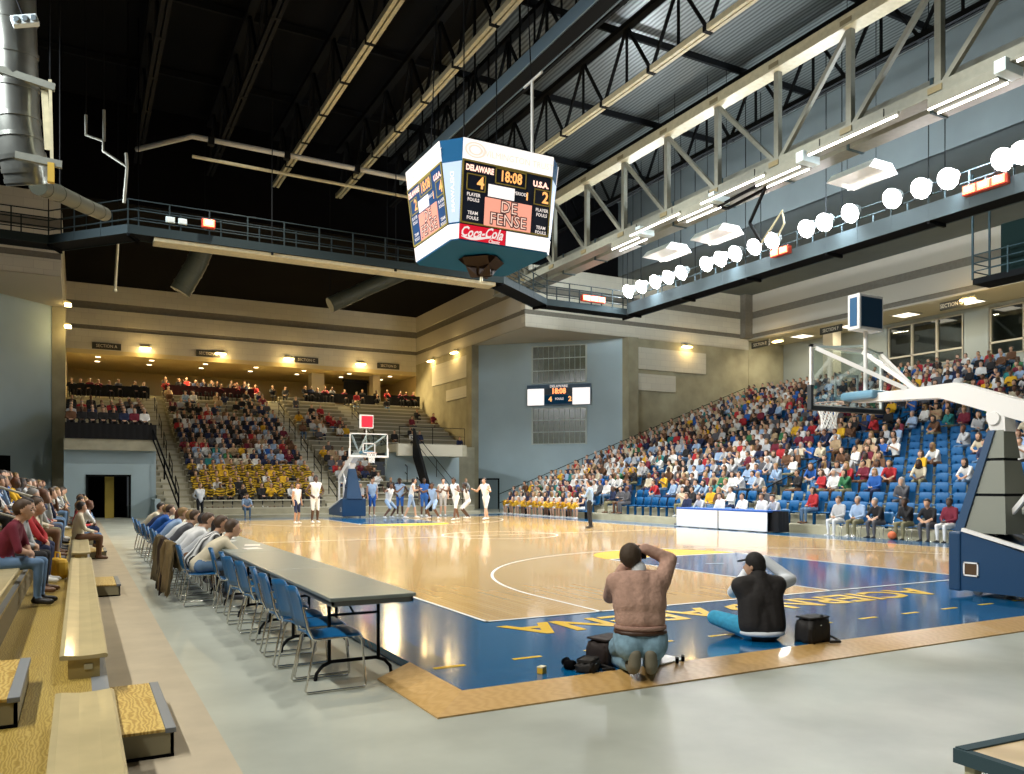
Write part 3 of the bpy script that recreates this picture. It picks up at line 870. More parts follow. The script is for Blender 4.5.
# long pale pipe over the far catwalk
t = thing('overhead_pipe', 'long pale pipe running above the far catwalk', 'pipe', (-2.0, 28.9, 15.6))
MB().tube([(0, 0, 0.1), (1.8, -3.2, -0.2), (14.6, -3.2, -0.3)], 0.11).build('pipe', M_railw, t)
for x in (2.5, 5.5, 8.5, 11.5): MB().box((x-0.12, -3.33, -0.42), (x+0.12, -3.07, -0.1)).build('coupling', M_dark, t)
t = thing('overhead_pipe', 'thin dark pipe running just under the long pale pipe', 'pipe', (-2.0, 28.9, 14.6))
MB().tube([(1.8, -3.2, 0.0), (14.6, -3.2, -0.1)], 0.07).build('pipe', M_tansteel, t)
# bent pale sprinkler pipe and short hanging pole on the dark side
t = thing('bent_pipe', 'thin bent pale pipe with two upright ends in the dark roof', 'pipe', (-3.0, 22.0, 12.2))
def PX(u, v, y):
    a = (u-512)/804.6; b = -(v-484.84)/804.6
    c_, s_ = math.cos(.4936), math.sin(.4936)
    r = (a*c_+s_, -a*s_+c_, b); k = (y+8.352)/r[1]
    return Vector((-4.145+r[0]*k, -8.352+r[1]*k, 1.594+r[2]*k))
o = Vector(t.location)
MB().tube([PX(u, v, 22)-o for u, v in ((86, 115), (86, 135), (103, 141), (103, 151), (127, 167), (124, 203))], 0.05).tube([PX(u, v, 22)-o for u, v in ((104, 141), (104, 110))], 0.05).tube([PX(u, v, 22)-o for u, v in ((127, 167), (126, 153))], 0.05).build('pipe', M_greysteel, t)
t = thing('hanging_pole', 'thin cream pole hanging below the far catwalk', 'pole', tuple(PX(115, 291, 30)))
o = Vector(t.location)
MB().tube([(0, 0, 0), PX(118, 241, 30)-o], 0.055).build('pole', M_tansteel, t)
MB().lathe([(0.09, -0.03), (0.09, 0.06), (0.05, 0.09)], n=10).build('pole_foot', M_tansteel, t)
# ducts
M_silver = mat('galvanised_duct', (0.27, 0.28, 0.25), 0.3, 0.8, noise=0.1, scale=3)
M_dull = mat('dull_duct', (0.05, 0.055, 0.035), 0.5, 0.3)
def duct(pts, r, label, bands=6, name='air_duct', m=None):
    m = m or M_silver
    o = Vector(pts[0]); P = [Vector(p)-o for p in pts]
    t = thing(name, label, 'duct', pts[0])
    MB().tube(P, r, n=20).build('duct_body', m, t)
    mb = MB()
    for i in range(bands):
        f = (i+0.5)/bands*(len(P)-1); k = min(int(f), len(P)-2); a = f-k
        p = P[k]*(1-a)+P[k+1]*a; d_ = (P[k+1]-P[k]).normalized()
        MB().tube([p-d_*0.05, p+d_*0.05], r*1.05, n=20).build('duct_band', m, t)
    return t
duct([PX(10, -60, 13.5), PX(12, 20, 13.6), PX(14, 70, 13.8), PX(16, 120, 14), PX(20, 150, 14), PX(26, 170, 14.1), PX(30, 185, 14.2)], 0.50, 'shiny round duct hanging down over the bleacher side', 9)
duct([PX(38, 186, 15.0), PX(60, 194, 16.5), PX(85, 206, 18.5), PX(104, 214, 20.5)], 0.22, 'thin dull flexible duct leading off the shiny duct', 5, m=M_dull)
duct([PX(205, 243, 34), PX(196, 265, 34.2), PX(180, 292, 34.4)], 0.5, 'short dull round duct hanging under the far catwalk', 4, m=M_dull)
duct([PX(330, 305, 33.5), PX(372, 286, 33.5), PX(415, 268, 33.5)], 0.4, 'round duct in the dark behind the far catwalk', 4, m=M_dull)
t = thing('duct_bracket', 'pale steel brackets holding the shiny duct by the bleachers', 'bracket', tuple(PX(30, 120, 13.4)))
o = Vector(t.location)
for a, b in (((-5, 68), (55, 88)), ((15, 155), (62, 165))):
    MB().bar(PX(*a, 13.4)-o, PX(*b, 13.4)-o, 0.12, 0.16).build('crossbar', M_greysteel, t)
MB().bar(PX(50, 80, 13.4)-o, PX(52, 165, 13.4)-o, 0.07, 0.07).bar(PX(44, 85, 13.5)-o, PX(48, 150, 13.5)-o, 0.14, 0.02).build('hanger', M_tansteel, t)
MB().box((-0.07, -0.07, -1.0), (0.07, 0.07, -0.55), 0, Matrix.Identity(3), PX(51, 140, 13.4)-o).build('clip', mat('brass_clip', (0.5, 0.33, 0.05), 0.5), t)
t = thing('spotlight_bar', 'white three-lamp spotlight bar at the top of the shiny duct', 'light fitting', tuple(PX(25, 21, 12)))
MB().cbox((-0.26, -0.1, -0.1), (0.26, 0.1, 0.1), 0.02).build('housing', mat('pale_enamel', (0.55, 0.62, 0.62), 0.4), t)
for k in (-0.17, 0, 0.17):
    MB().lathe([(0.07, -0.02), (0.07, 0.02), (0.05, 0.03)], (k, -0.1, 0), 12, R=Matrix.Rotation(PI/2, 3, 'X')).build('lamp_lens', mat('dim_lens', (0.16, 0.2, 0.22), 0.2), t)
t.rotation_euler = (0, -0.35, 0)
# floodlights along the catwalk
M_flood = mat('floodlight_glow', (1.0, 0.93, 0.92), 0.4, emit=55.0)
proto = None
for i, y in enumerate(FLOOD_Y):
    lab = 'glowing floodlight on the catwalk rail, %s of the row from its far end' % ORD[i+1]
    if proto is None:
        proto = t = thing('floodlight', lab, 'floodlight', (22.45, -8.352+(y+8.352)*0.9797, 12.23), 0, 'floodlights along the catwalk')
        Rm = Matrix.Rotation(-PI/2-0.5, 3, 'Y')
        MB().lathe([(0.14, -0.46), (0.2, -0.44), (0.26, -0.22), (0.38, -0.02), (0.39, 0.0)], n=20, R=Rm).build('housing', mat('floodlight_shell', (0.35, 0.37, 0.38), 0.4), t)
        MB().lathe([(0.37, 0.0), (0.33, 0.05), (0.2, 0.10), (0.02, 0.12)], n=20, R=Rm).build('lens', M_flood, t)
        MB().tube([(0.1, -0.33, 0.0), (0.1, -0.34, -0.3), (0.1, 0.34, -0.3), (0.1, 0.33, 0)], 0.025).build('yoke', M_dark, t)
    else:
        dup(proto, (22.45, -8.352+(y+8.352)*0.9797, 12.23), 0, lab)
M_redglow = mat('red_lamp_glow', (1.0, 0.16, 0.07), 0.4, emit=9.0)
M_redcore = mat('red_lamp_core', (1.0, 0.62, 0.50), 0.4, emit=12.0)
def red_bank(loc, n, label, rz=0):
    t = thing('red_lamp_bank', label, 'lamp', loc, rz, 'red lamp banks')
    MB().cbox((-0.12, -0.25*n, -0.18), (0.12, 0.25*n, 0.16), 0.02).build('housing', mat('red_enamel', (0.5, 0.06, 0.03), 0.4), t)
    for k in range(n):
        y = -0.25*n+0.25+0.5*k
        MB().cbox((-0.16, y-0.2, -0.14), (-0.12, y+0.2, 0.12), 0.01).build('lamp', M_redglow, t)
        MB().cbox((-0.175, y-0.12, -0.06), (-0.16, y+0.12, 0.06), 0.01).build('lamp_core', M_redcore, t)
    return t
red_bank((22.75, 16.94, 11.75), 2, 'glowing red lamp pair on the floodlight catwalk near the middle')
red_bank((22.75, 7.96, 11.7), 3, 'glowing red bank of three lamps on the floodlight catwalk')
red_bank((20.6, 28.3, 11.75), 3, 'glowing red lamps at the corner of the far catwalk', PI/2)
red_bank((0.35, 25.3, 11.9), 1, 'small glowing red lamp on the dark far catwalk', PI/2)
t = thing('catwalk_light', 'pair of small pale lamps on the dark far catwalk', 'lamp', (-0.75, 25.37, 11.85))
MB().cbox((-0.45, -0.06, -0.1), (-0.12, 0.06, 0.12), 0.02).cbox((0.0, -0.06, -0.1), (0.32, 0.06, 0.12), 0.02).build('housing', M_box, t)
MB().box((-0.42, -0.075, -0.07), (-0.15, -0.06, 0.09)).box((0.03, -0.075, -0.07), (0.29, -0.06, 0.09)).build('lamp', mat('dim_white_lamp', (0.9, 0.95, 0.9), 0.4, emit=0.8), t)
# black equipment platform hanging by the sideline wall
t = thing('hanging_platform', 'black boxed platform with railings hanging by the sideline wall', 'platform', (30.0, 10.15, 10.12))
MB().box((-0.6, -3.5, 0), (0.6, 2.4, 0.25)).build('deck', M_dark, t)
MB().cbox((-0.3, -3.2, 0.25), (0.4, 1.4, 2.35), 0.03).build('cabinet', mat('dark_green_cabinet', (0.003, 0.013, 0.012), 0.7, spec=0.1), t)
for x in (-0.6, 0.6):
    mb = MB()
    for z in (0.55, 0.9, 1.25): mb.tube([(x, -3.5, z), (x, 2.4, z)], 0.025, n=6)
    for k in range(5): mb.bar((x, -3.5+1.475*k, 0.2), (x, -3.5+1.475*k, 1.3), 0.05)
    mb.build('side_railing', M_bluesteel, t)
mb = MB()
for z in (0.55, 0.9, 1.25): mb.tube([(-0.6, 2.4, z), (0.6, 2.4, z)], 0.025, n=6)
for x in (-0.6, 0.6): mb.bar((x, 2.4, 0.2), (x, 2.4, 4.7), 0.07); mb.bar((x, -3.4, 0.2), (x, -3.4, 4.7), 0.07)
mb.build('hangers', M_bluesteel, t)
# tungsten wall lights and section signs on the fascias
M_sconce = mat('sconce_glow', (1.0, 0.72, 0.30), 0.4, emit=22.0)
M_lettr = mat('sign_lettering', (0.55, 0.5, 0.38), 0.6)
def wall_light(p, rz, label, power=55):
    t = thing('wall_light', label, 'wall light', p, rz, 'tungsten wall lights')
    MB().prism([(0, 0.12), (-0.34, -0.04), (-0.34, -0.12), (0, -0.12)], -0.3, 0.3, 'x').build('hood', M_tansteel, t)
    MB().cbox((-0.36, -0.37, -0.18), (0.36, -0.05, -0.115), 0.02).build('lamp', M_sconce, t)
    v = Vector((0, -0.7, -0.35)); v.rotate(Matrix.Rotation(rz, 3, 'Z'))
    lamp('wall_light_lamp', 'POINT', Vector(p)+v, (0, 0, 0), power, (1, 0.66, 0.25), 0.12)
for i, x in enumerate((-0.11, 4.84, 9.71, 15.3)):
    wall_light((x, YE-0.02, 11.2), 0, 'warm wall light over the end stand, %s from the entrance side' % ORD[i+1])
wall_light((XR-0.02, 49.4, 11.3), -PI/2, 'warm wall light on the corner block, deeper in the end stand recess')
wall_light((XR-0.02, 44.95, 11.3), -PI/2, 'warm wall light on the corner block, next to the blue-grey wall')
wall_light((32.6, YB-0.02, 11.2), 0, 'warm wall light above the far end of the sideline stand')
wall_light((XS-0.02, 31.74, 11.6), -PI/2, 'warm wall light on the sideline wall beside the far corner')
wall_light((XS-0.02, 18.3, 11.75), -PI/2, 'warm wall light on the sideline wall above the windows')
wall_light((XL+0.02, 41.0, 11.4), PI/2, 'upper of two small warm lights beside the left concrete pillar', 8)
wall_light((XL+0.02, 41.4, 10.3), PI/2, 'lower of two small warm lights beside the left concrete pillar', 8)
def hang(t, pts, ztop):
    o = Vector(t.location)
    for p in pts: MB().tube([Vector(p)-o, Vector((p[0], p[1], ztop))-o], 0.018, n=5).build('hanger', M_dark, t)
def sign(p, rz, txt, wd, label):
    t = thing('section_sign', label, 'sign', p, rz, 'section signs')
    MB().cbox((-wd/2, -0.10, -0.22), (wd/2, 0, 0.22), 0.015).build('board', mat('sign_board', (0.03, 0.03, 0.022), 0.6), t)
    vs, fs = text_mesh(txt, 0.30, 0.004, 0.0, 0.85)
    MB().add([(x, -0.105, y) for x, y, z in vs], fs).build('lettering', M_lettr, t)
for i, (a, b, z) in enumerate(((-3.38, -1.61, 11.0), (3.21, 4.84, 11.0), (10.16, 11.98, 11.05), (16.69, 18.53, 11.05))):
    sign(((a+b)/2, YE-0.02, z+0.02), 0, 'SECTION '+'ABCD'[i], b-a, 'dark section sign over the end stand, %s from the entrance side' % ORD[i+1])
for i, (a, b) in enumerate(((34.3, 32.65), (28.26, 26.54), (19.97, 18.6))):
    sign((XS-0.02, (a+b)/2, 11.55), -PI/2, 'SECTION '+'EFG'[i], a-b, 'dark section sign on the sideline wall, %s from the far corner' % ORD[i+1])
for o_ in [o_ for o_ in COL.objects if o_.get('category') in ('duct', 'pipe', 'light fitting', 'pole', 'bracket') and o_.type == 'EMPTY']:
    L = o_.location
    if 'shiny round' in o_['label']: hang(o_, [L], 20.0)
    elif 'flexible' in o_['label']: hang(o_, [PX(60, 194, 16.5)], 20.0)
    elif 'far catwalk' in o_['label'] and o_['category'] == 'duct': hang(o_, [L], 19.9)
    elif 'bent pale' in o_['label']: hang(o_, [PX(86, 115, 22), PX(104, 110, 22)], 20.0)
    elif 'spotlight bar' in o_['label']: hang(o_, [L], 20.0)
    elif 'bare lit' in o_['label']: hang(o_, [L+Vector((0, 1.2, .1)), L+Vector((0, -1.2, .1))], 13.0)
    elif 'cream pole' in o_['label']: hang(o_, [PX(118, 241, 30)], 20.0)
    elif 'steel brackets' in o_['label']: hang(o_, [PX(50, 80, 13.4), PX(-4, 66, 13.4)], 20.0)
# recessed concourse ceiling lights
M_can = mat('can_light', (1.0, 0.85, 0.55), 0.4, emit=5.0)
k = 0
for x, y in ((-2.5, 50.5), (1.8, 51), (5.6, 51), (10.5, 51), (14.0, 51), (18, 51)):
    pass
can = None
spots = [(x, y, 10.44) for y in (54.2, 56.5) for x in (-3.0, 0.4, 4.0, 7.6, 11.2, 14.8, 18.2)]
for i, p in enumerate(spots):
    lab = 'small round ceiling light of the far concourse, %s from the entrance side, %s row' % (ORD[i % 7+1], ('front', 'back')[i//7])
    if can is None:
        can = tag(MB().lathe([(0.05, -0.02), (0.16, -0.02), (0.17, 0.0)], n=14).build('ceiling_light', M_can, None, p), lab, 'ceiling light', 'round lights of the far concourse')
    else:
        o = can.copy(); COL.objects.link(o); o.location = p; o['label'] = lab
for i, y in enumerate((9.5, 14.5, 19.5, 23.5, 27.5, 31.5)):
    t = thing('ceiling_panel_light', 'square ceiling light of the sideline concourse, %s from the far corner' % ORD[6-i], 'ceiling light', (40.3, y, 11.99), 0, 'square lights of the sideline concourse')
    MB().box((-0.65, -0.65, -0.04), (0.65, 0.65, 0.0)).build('frame', M_railw, t)
    MB().box((-0.55, -0.55, -0.05), (0.55, 0.55, -0.04)).build('diffuser', mat('panel_glow', (1.0, 0.9, 0.7), 0.4, emit=2.2), t)
# ------------------------------------------------------------------ hanging scoreboard
SBX, SBY, ZA, ZB = 7.0, 14.4, 11.5, 8.68
M_sbblue = mat('scoreboard_blue', (0.0, 0.055, 0.135), 0.6, spec=0.1)
M_lit = mat('lit_white_panel', (1.0, 0.95, 0.91), 0.5, emit=1.05)
M_litb = mat('lit_blue_panel', (0.50, 0.66, 0.90), 0.5, emit=0.75)
M_sbnavy = mat('scoreboard_navy', (0.006, 0.009, 0.02), 0.5, spec=0.2)
M_sbface = mat('scoreboard_royal', (0.003, 0.03, 0.095), 0.5, spec=0.2)
M_gold = mat('gold_trim', (0.22, 0.17, 0.03), 0.4)
M_amber = mat('amber_digits', (1.0, 0.46, 0.14), 0.4, emit=1.3)
M_red = mat('lit_red', (0.85, 0.006, 0.03), 0.4, emit=0.75)
M_pink = mat('lamp_matrix', (1.0, 0.40, 0.28), 0.4, emit=0.95)
M_cap = mat('lit_caption', (0.95, 0.85, 0.8), 0.4, emit=0.85)
M_faint = mat('faint_print', (1.0, 0.82, 0.68), 0.5, emit=0.92)
M_nameplate = mat('name_caption', (1.0, 0.62, 0.50), 0.5, emit=1.5)
sb = thing('scoreboard', 'large lit four-sided scoreboard hanging over the court with blue corners', 'scoreboard', (SBX, SBY, ZB))
oct_t = [(-1.5, -1.9), (1.5, -1.9), (2.0, -1.35), (2.0, 1.35), (1.5, 1.9), (-1.5, 1.9), (-2.0, 1.35), (-2.0, -1.35)]
ins = 0.36
def shr(p, k):
    x, y = p
    sx = -1 if x > 0 else 1; sy = -1 if y > 0 else 1
    if abs(abs(y)-1.9) < .01: return (x+sx*0.02*k, y+sy*ins*k)
    return (x+sx*ins*k, y+sy*0.02*k)
H = ZA-ZB
mb = MB()
vs = [(*p, H) for p in oct_t]+[(*shr(p, 1), 0) for p in oct_t]
fs = [tuple(range(8)), tuple(reversed(range(8, 16)))]+[(8+i, 8+(i+1) % 8, (i+1) % 8, i) for i in range(8)]
mb.add(vs, fs).build('casing', M_sbblue, sb)
def face_fn(i):
    a, b = oct_t[i], oct_t[(i+1) % 8]
    def f(u, v, off=0.0):
        p = shr(a, v); q = shr(b, v)
        P = Vector((p[0]+(q[0]-p[0])*u, p[1]+(q[1]-p[1])*u, H*(1-v)))
        n = Vector((b[1]-a[1], -(b[0]-a[0]), 0)).normalized()
        return P+n*off
    w_ = (Vector(b)-Vector(a)).length
    return f, w_
def panel(f, u0, u1, v0, v1, o0=0.0, o1=0.02, mb=None):
    mb = mb or MB()
    vs = [f(u0, v1, o1), f(u1, v1, o1), f(u1, v0, o1), f(u0, v0, o1), f(u0, v1, o0), f(u1, v1, o0), f(u1, v0, o0), f(u0, v0, o0)]
    return mb.add(vs, [(0, 1, 2, 3), (0, 4, 5, 1), (1, 5, 6, 2), (2, 6, 7, 3), (3, 7, 4, 0)])
def ftext(f, w_, txt, u, v, size, off, mb=None, bold=0.0, sx=1.0, vert=False):
    mb = mb or MB()
    vs, fs = text_mesh(txt, size, bold, 0.0, sx)
    if vert: return mb.add([f(u-y/w_, v-x/H if False else v+x/H, off) for x, y, z in vs], fs)
    return mb.add([f(u+x/w_, v-y/H, off) for x, y, z in vs], fs)
def frame(f, u0, u1, v0, v1, t, w_, o, mb):
    a, b = t/w_, t/H
    panel(f, u0, u1, v0, v0+b, 0, o, mb); panel(f, u0, u1, v1-b, v1, 0, o, mb)
    panel(f, u0, u0+a, v0, v1, 0, o, mb); panel(f, u1-a, u1, v0, v1, 0, o, mb)
for i, name in ((0, 'baseline'), (6, 'bleacher'), (2, 'stand'), (4, 'far')):
    f, w_ = face_fn(i)
    det = i in (0, 6)
    p = panel(f, 0.0, 1.0, 0.0, 0.205).build('sponsor_panel', M_lit, sb)
    if det:
        mb = MB()
        for k in range(28):
            a0, a1 = 2*PI*k/28, 2*PI*(k+1)/28
            for r_ in (0.22, 0.13):
                mb.add([f(.13+math.cos(a)*rr*1.25/w_, .10+math.sin(a)*rr*0.8/H, .025) for a, rr in ((a0, r_), (a0, r_+.05), (a1, r_+.05), (a1, r_))], [(0, 1, 2, 3)])
        ftext(f, w_, 'WILMINGTON TRUST', 0.60, 0.115, 0.26, .025, mb, 0.0, 0.95)
        mb.build('faint_lettering', M_faint, p)
    dp = panel(f, 0.0, 1.0, 0.205, 0.83, 0, 0.03).build('display_panel', M_sbnavy if i == 0 else M_sbface, sb)
    if det:
        mb = MB(); frame(f, 0.0, 1.0, 0.205, 0.83, 0.045, w_, 0.045, mb)
        frame(f, .05, .255, .335, .50, .03, w_, .045, mb); frame(f, .355, .70, .225, .385, .03, w_, .045, mb); frame(f, .80, .985, .355, .52, .03, w_, .045, mb)
        mb.build('gold_frames', M_gold, dp)
        mb = MB()
        ftext(f, w_, '4' if i == 0 else '2', .20, .418, .46, .04, mb, .012); ftext(f, w_, '18:08', .528, .305, .42, .04, mb, .012, .80)
        ftext(f, w_, '2' if i == 0 else '4', .93, .44, .46, .04, mb, .012); ftext(f, w_, '1', .72, .46, .30, .04, mb, .01)
        mb.build('digits', M_amber, dp)
        mb = MB(); ftext(f, w_, 'DELAWARE', .185, .282, .22, .04, mb, .012, .78); ftext(f, w_, 'U.S.A.', .87, .312, .22, .04, mb, .012)
        mb.build('team_names', M_nameplate, dp)
        mb = MB()
        for u in (.13, .90):
            dv = 0 if u < .5 else .03
            for q, (s1, s2) in enumerate((('PLAYER', 'FOULS'), ('TEAM', 'FOULS'))):
                ftext(f, w_, s1, u, .54+dv+.18*q, .13, .04, mb, .004); ftext(f, w_, s2, u, .59+dv+.18*q, .13, .04, mb, .004)
        ftext(f, w_, 'PERIOD', .64, .445, .13, .04, mb, .003)
        mb.build('captions', M_cap, dp)
        wp = panel(f, .285, .575, .405, .525, 0, .05).build('lit_window', M_lit, dp)
        lm = panel(f, .255, .78, .54, .82, 0, .05).build('lamp_matrix', M_pink, dp)
        mb = MB()
        ftext(f, w_, 'DE', .52, .615, .46, .058, mb, .028); ftext(f, w_, 'FENSE', .52, .745, .46, .058, mb, .028)
        mb.build('message_outline', mat('dark_lamps', (0.10, 0.03, 0.03), 0.5), dp)
        mb = MB()
        ftext(f, w_, 'DE', .52, .615, .46, .062, mb, -0.004); ftext(f, w_, 'FENSE', .52, .745, .46, .062, mb, -0.004)
        mb.build('message', mat('bright_lamps', (1.0, 0.68, 0.55), 0.4, emit=1.0), dp)
    if i == 0:
        rp = panel(f, 0.0, 0.505, 0.84, 0.985, 0, .03).build('red_advert', M_red, sb)
        mb = MB()
        # two overlapping script-like words and a sweeping ribbon
        vs, fs = text_mesh('Coca-Cola', 0.40, 0.010, 0.0, 0.80)
        mb.add([f(.25+(x+y*0.35)/w_, .905-y/H-0.012*math.sin(x*4), .035) for x, y, z in vs], fs)
        n = 24
        rib = []
        for k in range(n+1):
            s = k/n; v = .955+.018*math.sin(s*5.5+0.3); t_ = .012*math.sin(PI*min(1, s*1.15+.05))+.002
            rib += [f(.02+.42*s, v-t_, .035), f(.02+.42*s, v+t_, .035)]
        mb.add(rib, [(2*k, 2*k+1, 2*k+3, 2*k+2) for k in range(n)])
        vs, fs = text_mesh('Classic', 0.15, 0.004, 0.0, 0.9)
        mb.add([f(.38+(x+y*.25)/w_, .972-y/H, .036) for x, y, z in vs], fs)
        mb.build('white_script', M_cap, rp)
        wp = panel(f, 0.515, 1.0, 0.84, 0.985, 0, .03).build('white_advert', M_lit, sb)
        mb = MB()
        for k in range(6):
            a = k*PI/3
            u, v = .60+math.cos(a)*.14/w_, .92+math.sin(a)*.14/H
            panel(f, u-.012, u+.012, v-.012, v+.012, .03, .034, mb)
        ftext(f, w_, 'EDiS', .72, .92, .24, .034, mb, .004)
        mb.build('advert_print', mat('pale_blue_print', (0.62, 0.68, 0.95), 0.5, emit=1.4), wp)
    else:
        panel(f, 0.0, 1.0, 0.84, 0.985, 0, .03).build('lower_advert', M_lit, sb)
for i in (1, 3, 5, 7):
    f, w_ = face_fn(i)
    cp = panel(f, 0.02, 0.98, 0.225, 0.82, 0, .02).build('corner_panel', M_litb, sb)
    mb = MB(); ftext(f, w_, 'DELAWARE', 0.5, 0.52, .22, .025, mb, .004, 1.0, True)
    mb.build('corner_lettering', mat('pale_gold_print', (1.0, 0.88, 0.70), 0.5, emit=0.9), cp)
    panel(f, 0.02, 0.98, 0.84, 0.985, 0, .02).build('corner_light', M_lit, sb)
# loudspeaker cluster under the scoreboard and its suspension
mb = MB()
for k in range(4):
    R_ = Matrix.Rotation(k*PI/2+PI/4, 3, 'Z')
    vs = [(0.05, -0.34, -0.55), (0.05, 0.34, -0.55), (0.62, 0.42, -0.06), (0.62, -0.42, -0.06), (0.05, -0.34, -0.02), (0.05, 0.34, -0.02), (0.45, 0.42, 0.0), (0.45, -0.42, 0.0)]
    mb.add([R_ @ Vector(v) for v in vs], [(0, 1, 2, 3), (4, 7, 6, 5), (0, 4, 5, 1), (1, 5, 6, 2), (2, 6, 7, 3), (3, 7, 4, 0)])
mb.build('loudspeakers', mat('speaker_brown', (0.016, 0.008, 0.004), 0.7, spec=0.2), sb)
MB().tube([(0.0, 0, 0), (0, 0, -0.7)], 0.05).build('speaker_stem', M_tansteel, sb)
mb = MB()
for x in (-1.2, 1.2):
    for y in (-1.3, 1.3): mb.tube([(x, y, H), (x*0.9, y*0.8, 8.2)], 0.02, n=5)
mb.build('suspension_cables', M_dark, sb)
MB().tube([(1.1, -1.3, H), (1.1, -1.3, H+2.5)], 0.05).tube([(1.1, -1.9, H+2.5), (1.1, -0.8, H+2.5)], 0.04).build('power_mast', M_railw, sb)

# ------------------------------------------------------------------ scoreboard on the blue-grey corner wall
wsb = thing('wall_scoreboard', 'small lit scoreboard with two white panels on the blue-grey corner wall', 'scoreboard', tuple(corner(6.18, 7.65)))
o = Vector(wsb.location)
def wb(s0, s1, z0, z1, o0, o1, mb=None):
    mb = mb or MB(); vs, fs = slab(corner, s0, s1, z0, z1, o0, o1)
    return mb.add([v-o for v in vs], fs)
wb(3.98, 8.38, 6.98, 8.38, 0, .22).build('case', mat('wall_board_blue', (0.03, 0.08, 0.14), 0.5), wsb)
for a, b in ((4.02, 5.18), (7.15, 8.34)): wb(a, b, 7.0, 8.12, .22, .26).build('white_panel', M_lit, wsb)
wb(5.2, 7.12, 7.72, 8.12, .22, .25).build('clock_panel', mat('wall_board_grey', (0.02, 0.035, 0.05), 0.5), wsb)
wb(5.2, 7.12, 7.08, 7.66, .22, .25).build('score_panel', M_sbblue, wsb)
mb = MB(); vs, fs = text_mesh('18:08', .5, .02, 0.0, .9)
mb.add([corner(6.2+x, 7.92+y, .26)-o for x, y, z in vs], fs)
mb.build('clock_digits', mat('red_digits', (1.0, 0.25, 0.08), 0.4, emit=2.5), wsb)
mb = MB()
for s, tx in ((5.62, '4'), (6.98, '2')):
    vs, fs = text_mesh(tx, .45, .02); mb.add([corner(s+x, 7.38+y, .26)-o for x, y, z in vs], fs)
mb.build('score_digits', M_amber, wsb)
mb = MB(); vs, fs = text_mesh('DELAWARE', .24, .004); mb.add([corner(6.2+x, 8.26+y, .225)-o for x, y, z in vs], fs)
vs, fs = text_mesh('FOULS', .2, .004); mb.add([corner(6.25+x, 7.4+y, .26)-o for x, y, z in vs], fs)
mb.build('captions', M_cap, wsb)

